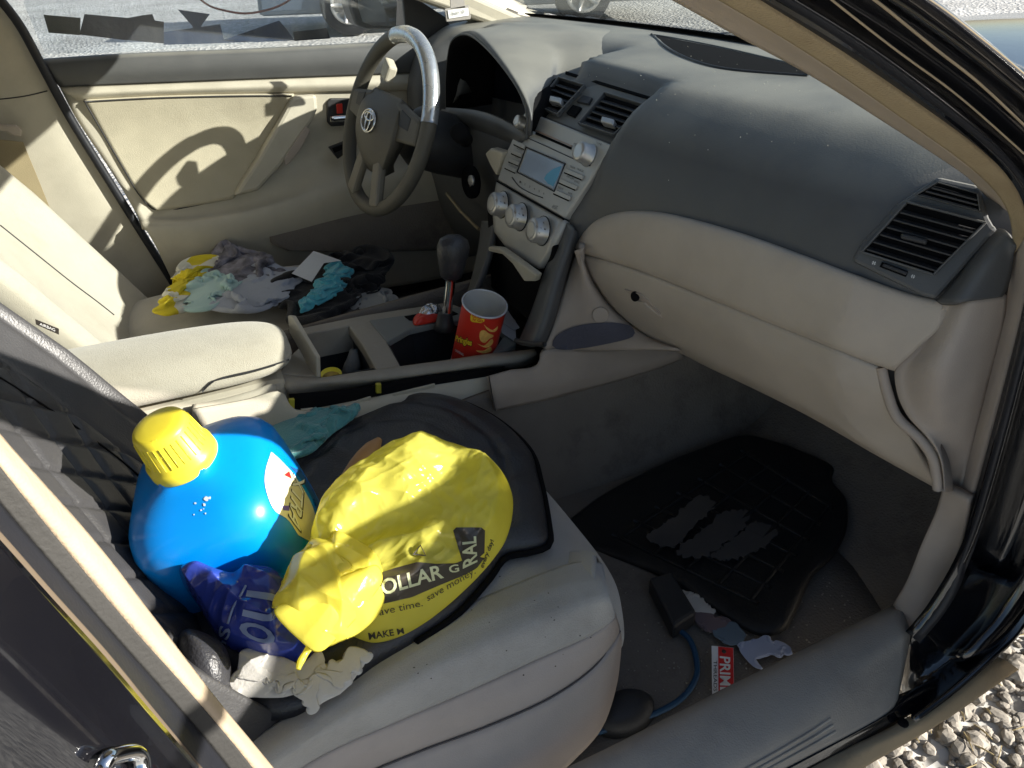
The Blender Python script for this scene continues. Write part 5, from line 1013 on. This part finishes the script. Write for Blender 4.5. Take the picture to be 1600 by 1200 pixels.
tag(poly('paper_sheet', P3([(456, 427), (490, 392), (533, 407), (506, 411), (487, 440)], ('pl', (.25, .40, .59), (.1, -.5, .9))), .0008, PAPER, None, 0), 'bent white paper sheet on top of the clothes heap', 'paper')

# ---- passenger footwell
fm = thing('floor_mat', 'black ribbed rubber floor mat with water standing on it', 'floor mat', (.75, -.4, .305))
FMZ = ('pl', (.72, -.40, .318), tuple(nrm((-.10, 0, 1))))
mo_ = [(868, 838), (905, 800), (960, 762), (1045, 722), (1100, 700), (1160, 680), (1210, 690), (1255, 706), (1300, 728), (1300, 752), (1322, 782), (1322, 830), (1300, 872), (1268, 905), (1240, 965), (1222, 988), (1180, 992), (1110, 950), (1040, 905), (960, 872)]
_, FMB = blob('mat_sheet', mo_, .006, RUBMAT, fm, S=FMZ, low=.004, p=30, q=.6, nt=160, nr=30, wr=lambda b, r, t: .008*fnoise(b, 7, 3)+.010*max(0, (r-.8)/.2)*(.4+fnoise(b, 5, 9)))
def lerpq(u, v): a = np.array([930, 838.])*(1-u)+np.array([1165, 690.])*u; b = np.array([1190, 960.])*(1-u)+np.array([1318, 790.])*u; return a*(1-v)+b*v
for k in range(7):
    tube('mat_rib', [hit(*lerpq(.06+.88*k/6, v), FMB, .001) for v in np.linspace(.05, .95, 22)], .0035, RUBMAT, fm, 6)
for k in range(5):
    tube('mat_rib', [hit(*lerpq(u, .1+.2*k), FMB, .001) for u in np.linspace(.05, .95, 22)], .0035, RUBMAT, fm, 6)
for q in ([(1012, 838), (1050, 808), (1090, 775), (1120, 788), (1085, 820), (1060, 850), (1032, 852)], [(1058, 862), (1100, 826), (1132, 800), (1170, 800), (1160, 826), (1130, 850), (1095, 870)], [(1112, 868), (1150, 838), (1180, 815), (1212, 828), (1200, 850), (1165, 868), (1135, 875)]):
    P_ = spl(q, 70, closed=True); rs = random.Random(int(q[0][0])); P_ = P_+np.array([[rs.uniform(-3.5, 3.5), rs.uniform(-3, 3)] for _ in range(70)])
    c = np.array(q).mean(0); zc = max(hit(*p_, FMB)[2] for p_ in P_ if hit(*p_, FMB) is not None)+.0015
    poly('puddle', P3(P_, ('z', zc)), .0008, PUDDLE, fm, 0)
ad = prism('x', [hit(x, y, ('z', .305)) for x, y in [(1012, 925), (1048, 915), (1086, 978), (1050, 1002)]], (0, 0, .03), DARK, None, .005); ad.name = 'power_adapter'
tag(ad, 'black power adapter on the dirty footwell carpet', 'adapter')
tag(tube('blue_cable', P3([(1062, 985), (1078, 1000), (1088, 1030), (1087, 1060), (1066, 1090), (1030, 1112), (985, 1128), (930, 1145), (880, 1160)], ('z', .312)), .004, CORD, None, 10, n=60), 'dark blue cable curving from the adapter towards the seat', 'cable')
pt = thing('price_tag', 'red and white paper tag reading PRIME on the footwell carpet', 'tag', tuple(hit(1130, 1045, ('z', .31))))
PTP = ('pl', tuple(hit(1130, 1045, ('z', .322))), tuple(nrm((0, -.25, 1))))
poly('card', P3([(1112, 1009), (1146, 1012), (1147, 1078), (1113, 1092)], PTP), .0008, WHT, pt, 0)
poly('red_field', P3([(1122, 1010.5), (1145.5, 1012.6), (1146.4, 1077), (1122.5, 1088)], PTP), .0003, REDP, pt, 0, out=.0006)
decal('lettering', 'PRIME', [(1141, 1027), (1141.5, 1083), (1125, 1083), (1124.5, 1025)], off(PTP, .0008), WHT, pt, .0006, bold=.02, cuts=0)
decal('lettering', 'THREADS', [(1120.5, 1032), (1120.5, 1080), (1115, 1080), (1115, 1032)], off(PTP, .0006), BLKP, pt, .0006, cuts=0)
lathe('eyelet', [(0, .003), (.0005, .003)], hit(1131, 1018, off(PTP, .0008)), PTP[2], BLKP, pt, 12)
for q, lab, m_, sd in (([(1046, 922), (1075, 924), (1095, 935), (1112, 952), (1106, 962), (1080, 958), (1066, 945)], 'crumpled pale tissue beside the black adapter', WHITEP, 3), ([(1084, 958), (1108, 960), (1136, 970), (1140, 985), (1110, 988), (1090, 976)], 'dirty mauve wrapper between the tissue and the mat', mat('mauve grey litter', (.16, .12, .13), .8), 5),
                   ([(1118, 982), (1140, 974), (1156, 985), (1160, 1000), (1140, 1006), (1122, 998)], 'clear blue grey plastic scrap at the mat edge', mat('blue grey film', (.14, .19, .24), .2), 6), ([(1156, 1010), (1176, 1002), (1205, 1000), (1238, 1022), (1215, 1024), (1195, 1024), (1182, 1030), (1192, 1045), (1178, 1040)], 'pale blue tissue next to the sill plate', mat('blue tissue', (.40, .45, .60), .9), 8)):
    tag(crumple('litter', q, ('z', .310), m_, None, N=18, ratio=1.45, base=.004, iters=180, seed=sd, thick=.0005, hmax=.02, stiff=.12)[0], lab, 'litter', 'litter on the footwell carpet')
# dust specks on the dash and grit on the carpet: too many and too small to count
def specks(name, px, S, m_, lab, r0, r1, parent=None):
    V = []; F = []
    for x, y in px:
        p = hit(x, y, S, .0008)
        if p is None: continue
        r = rs.uniform(r0, r1); b0 = len(V)
        V += [p+np.array(d)*r*rs.uniform(.6, 1.3) for d in ((1, 0, 0), (0, 1, 0), (-1, 0, 0), (0, -1, 0), (0, 0, 1), (0, 0, -1))]
        F += [(b0, b0+1, b0+4), (b0+1, b0+2, b0+4), (b0+2, b0+3, b0+4), (b0+3, b0, b0+4), (b0+1, b0, b0+5), (b0+2, b0+1, b0+5), (b0+3, b0+2, b0+5), (b0, b0+3, b0+5)]
    o = mk(name, V, F, m_, parent, smooth=False); o['kind'] = 'stuff'; o['label'] = lab; o['category'] = 'specks'
rs = random.Random(21)
specks('dust_specks', [(rs.gauss(1050, 150), rs.gauss(130, 60)) for _ in range(90)], DB, mat('pale speck', (.6, .58, .5), .9), 'pale dust specks scattered over the dashboard top', .0004, .0010)
specks('floor_grit', [(rs.uniform(870, 1330), rs.uniform(880, 1130)) for _ in range(260)], ('z', .302), mat('grit', (.30, .28, .24), .9), 'small pale grit on the footwell carpet', .0007, .002)
specks('seat_crumbs', [(rs.uniform(640, 950), rs.uniform(880, 1060)) for _ in range(26)], ('z', .533), mat('crumb', (.06, .05, .04), .9), 'dark crumbs on the passenger seat', .0005, .0011)

# ================================================================ outside
pc = thing('parked_car', 'blue grey car parked beyond the windshield showing a spoked wheel', 'car', tuple(hit(912, -8, ('z', .33))*np.array([1, 1, 0])))
pw = hit(911, -10, ('z', .33)); dv = nrm(np.array([-.80, .30, 0])); sd_ = nrm(np.array([dv[1], -dv[0], 0]))
if np.dot(sd_, CAM-pw) < 0: sd_ = -sd_
PB = mat('blue grey car paint', (.10, .13, .17), .3, coat=.6)
def PC(u, v, z): q = pw+dv*u+sd_*v; return (q[0], q[1], z)
prism('body', [PC(-1.0, -.02, .22), PC(-.95, -.02, .65), PC(-.3, -.02, .85), PC(.6, -.02, .95), PC(1.2, -.02, 1.4), PC(2.6, -.02, 1.42), PC(3.3, -.02, 1.0), PC(3.7, -.02, .95), PC(3.75, -.02, .25)], -sd_*1.7, PB, pc, .06)
for u in (0, 2.7):
    wt = lathe('wheel', [(-.02, .20), (-.02, .33), (.05, .335), (.17, .33), (.20, .31), (.20, .22)], np.array(PC(u, -.15, .335)), sd_, RUBBER, pc, 36)[0]
    lathe('rim', [(0, .21), (.015, .20), (.0, .17), (.0, .03), (.02, .03)], np.array(PC(u, .055, .335)), sd_, KNOB, wt, 30)
    for k in range(5):
        t = 2*math.pi*k/5; rd_ = dv*math.cos(t)+np.array([0, 0, 1])*math.sin(t); pz = np.array(PC(u, .06, .335))
        tube('spoke', [pz+rd_*.03, pz+rd_*.19], [.035, .022], KNOB, wt, 6)
poly('bumper_plate', [PC(-.95, .0, .42), PC(-.35, .0, .42), PC(-.35, .0, .58), PC(-.95, .0, .58)], .02, mat('red and white plate', (.5, .08, .06), .4), pc, .005)
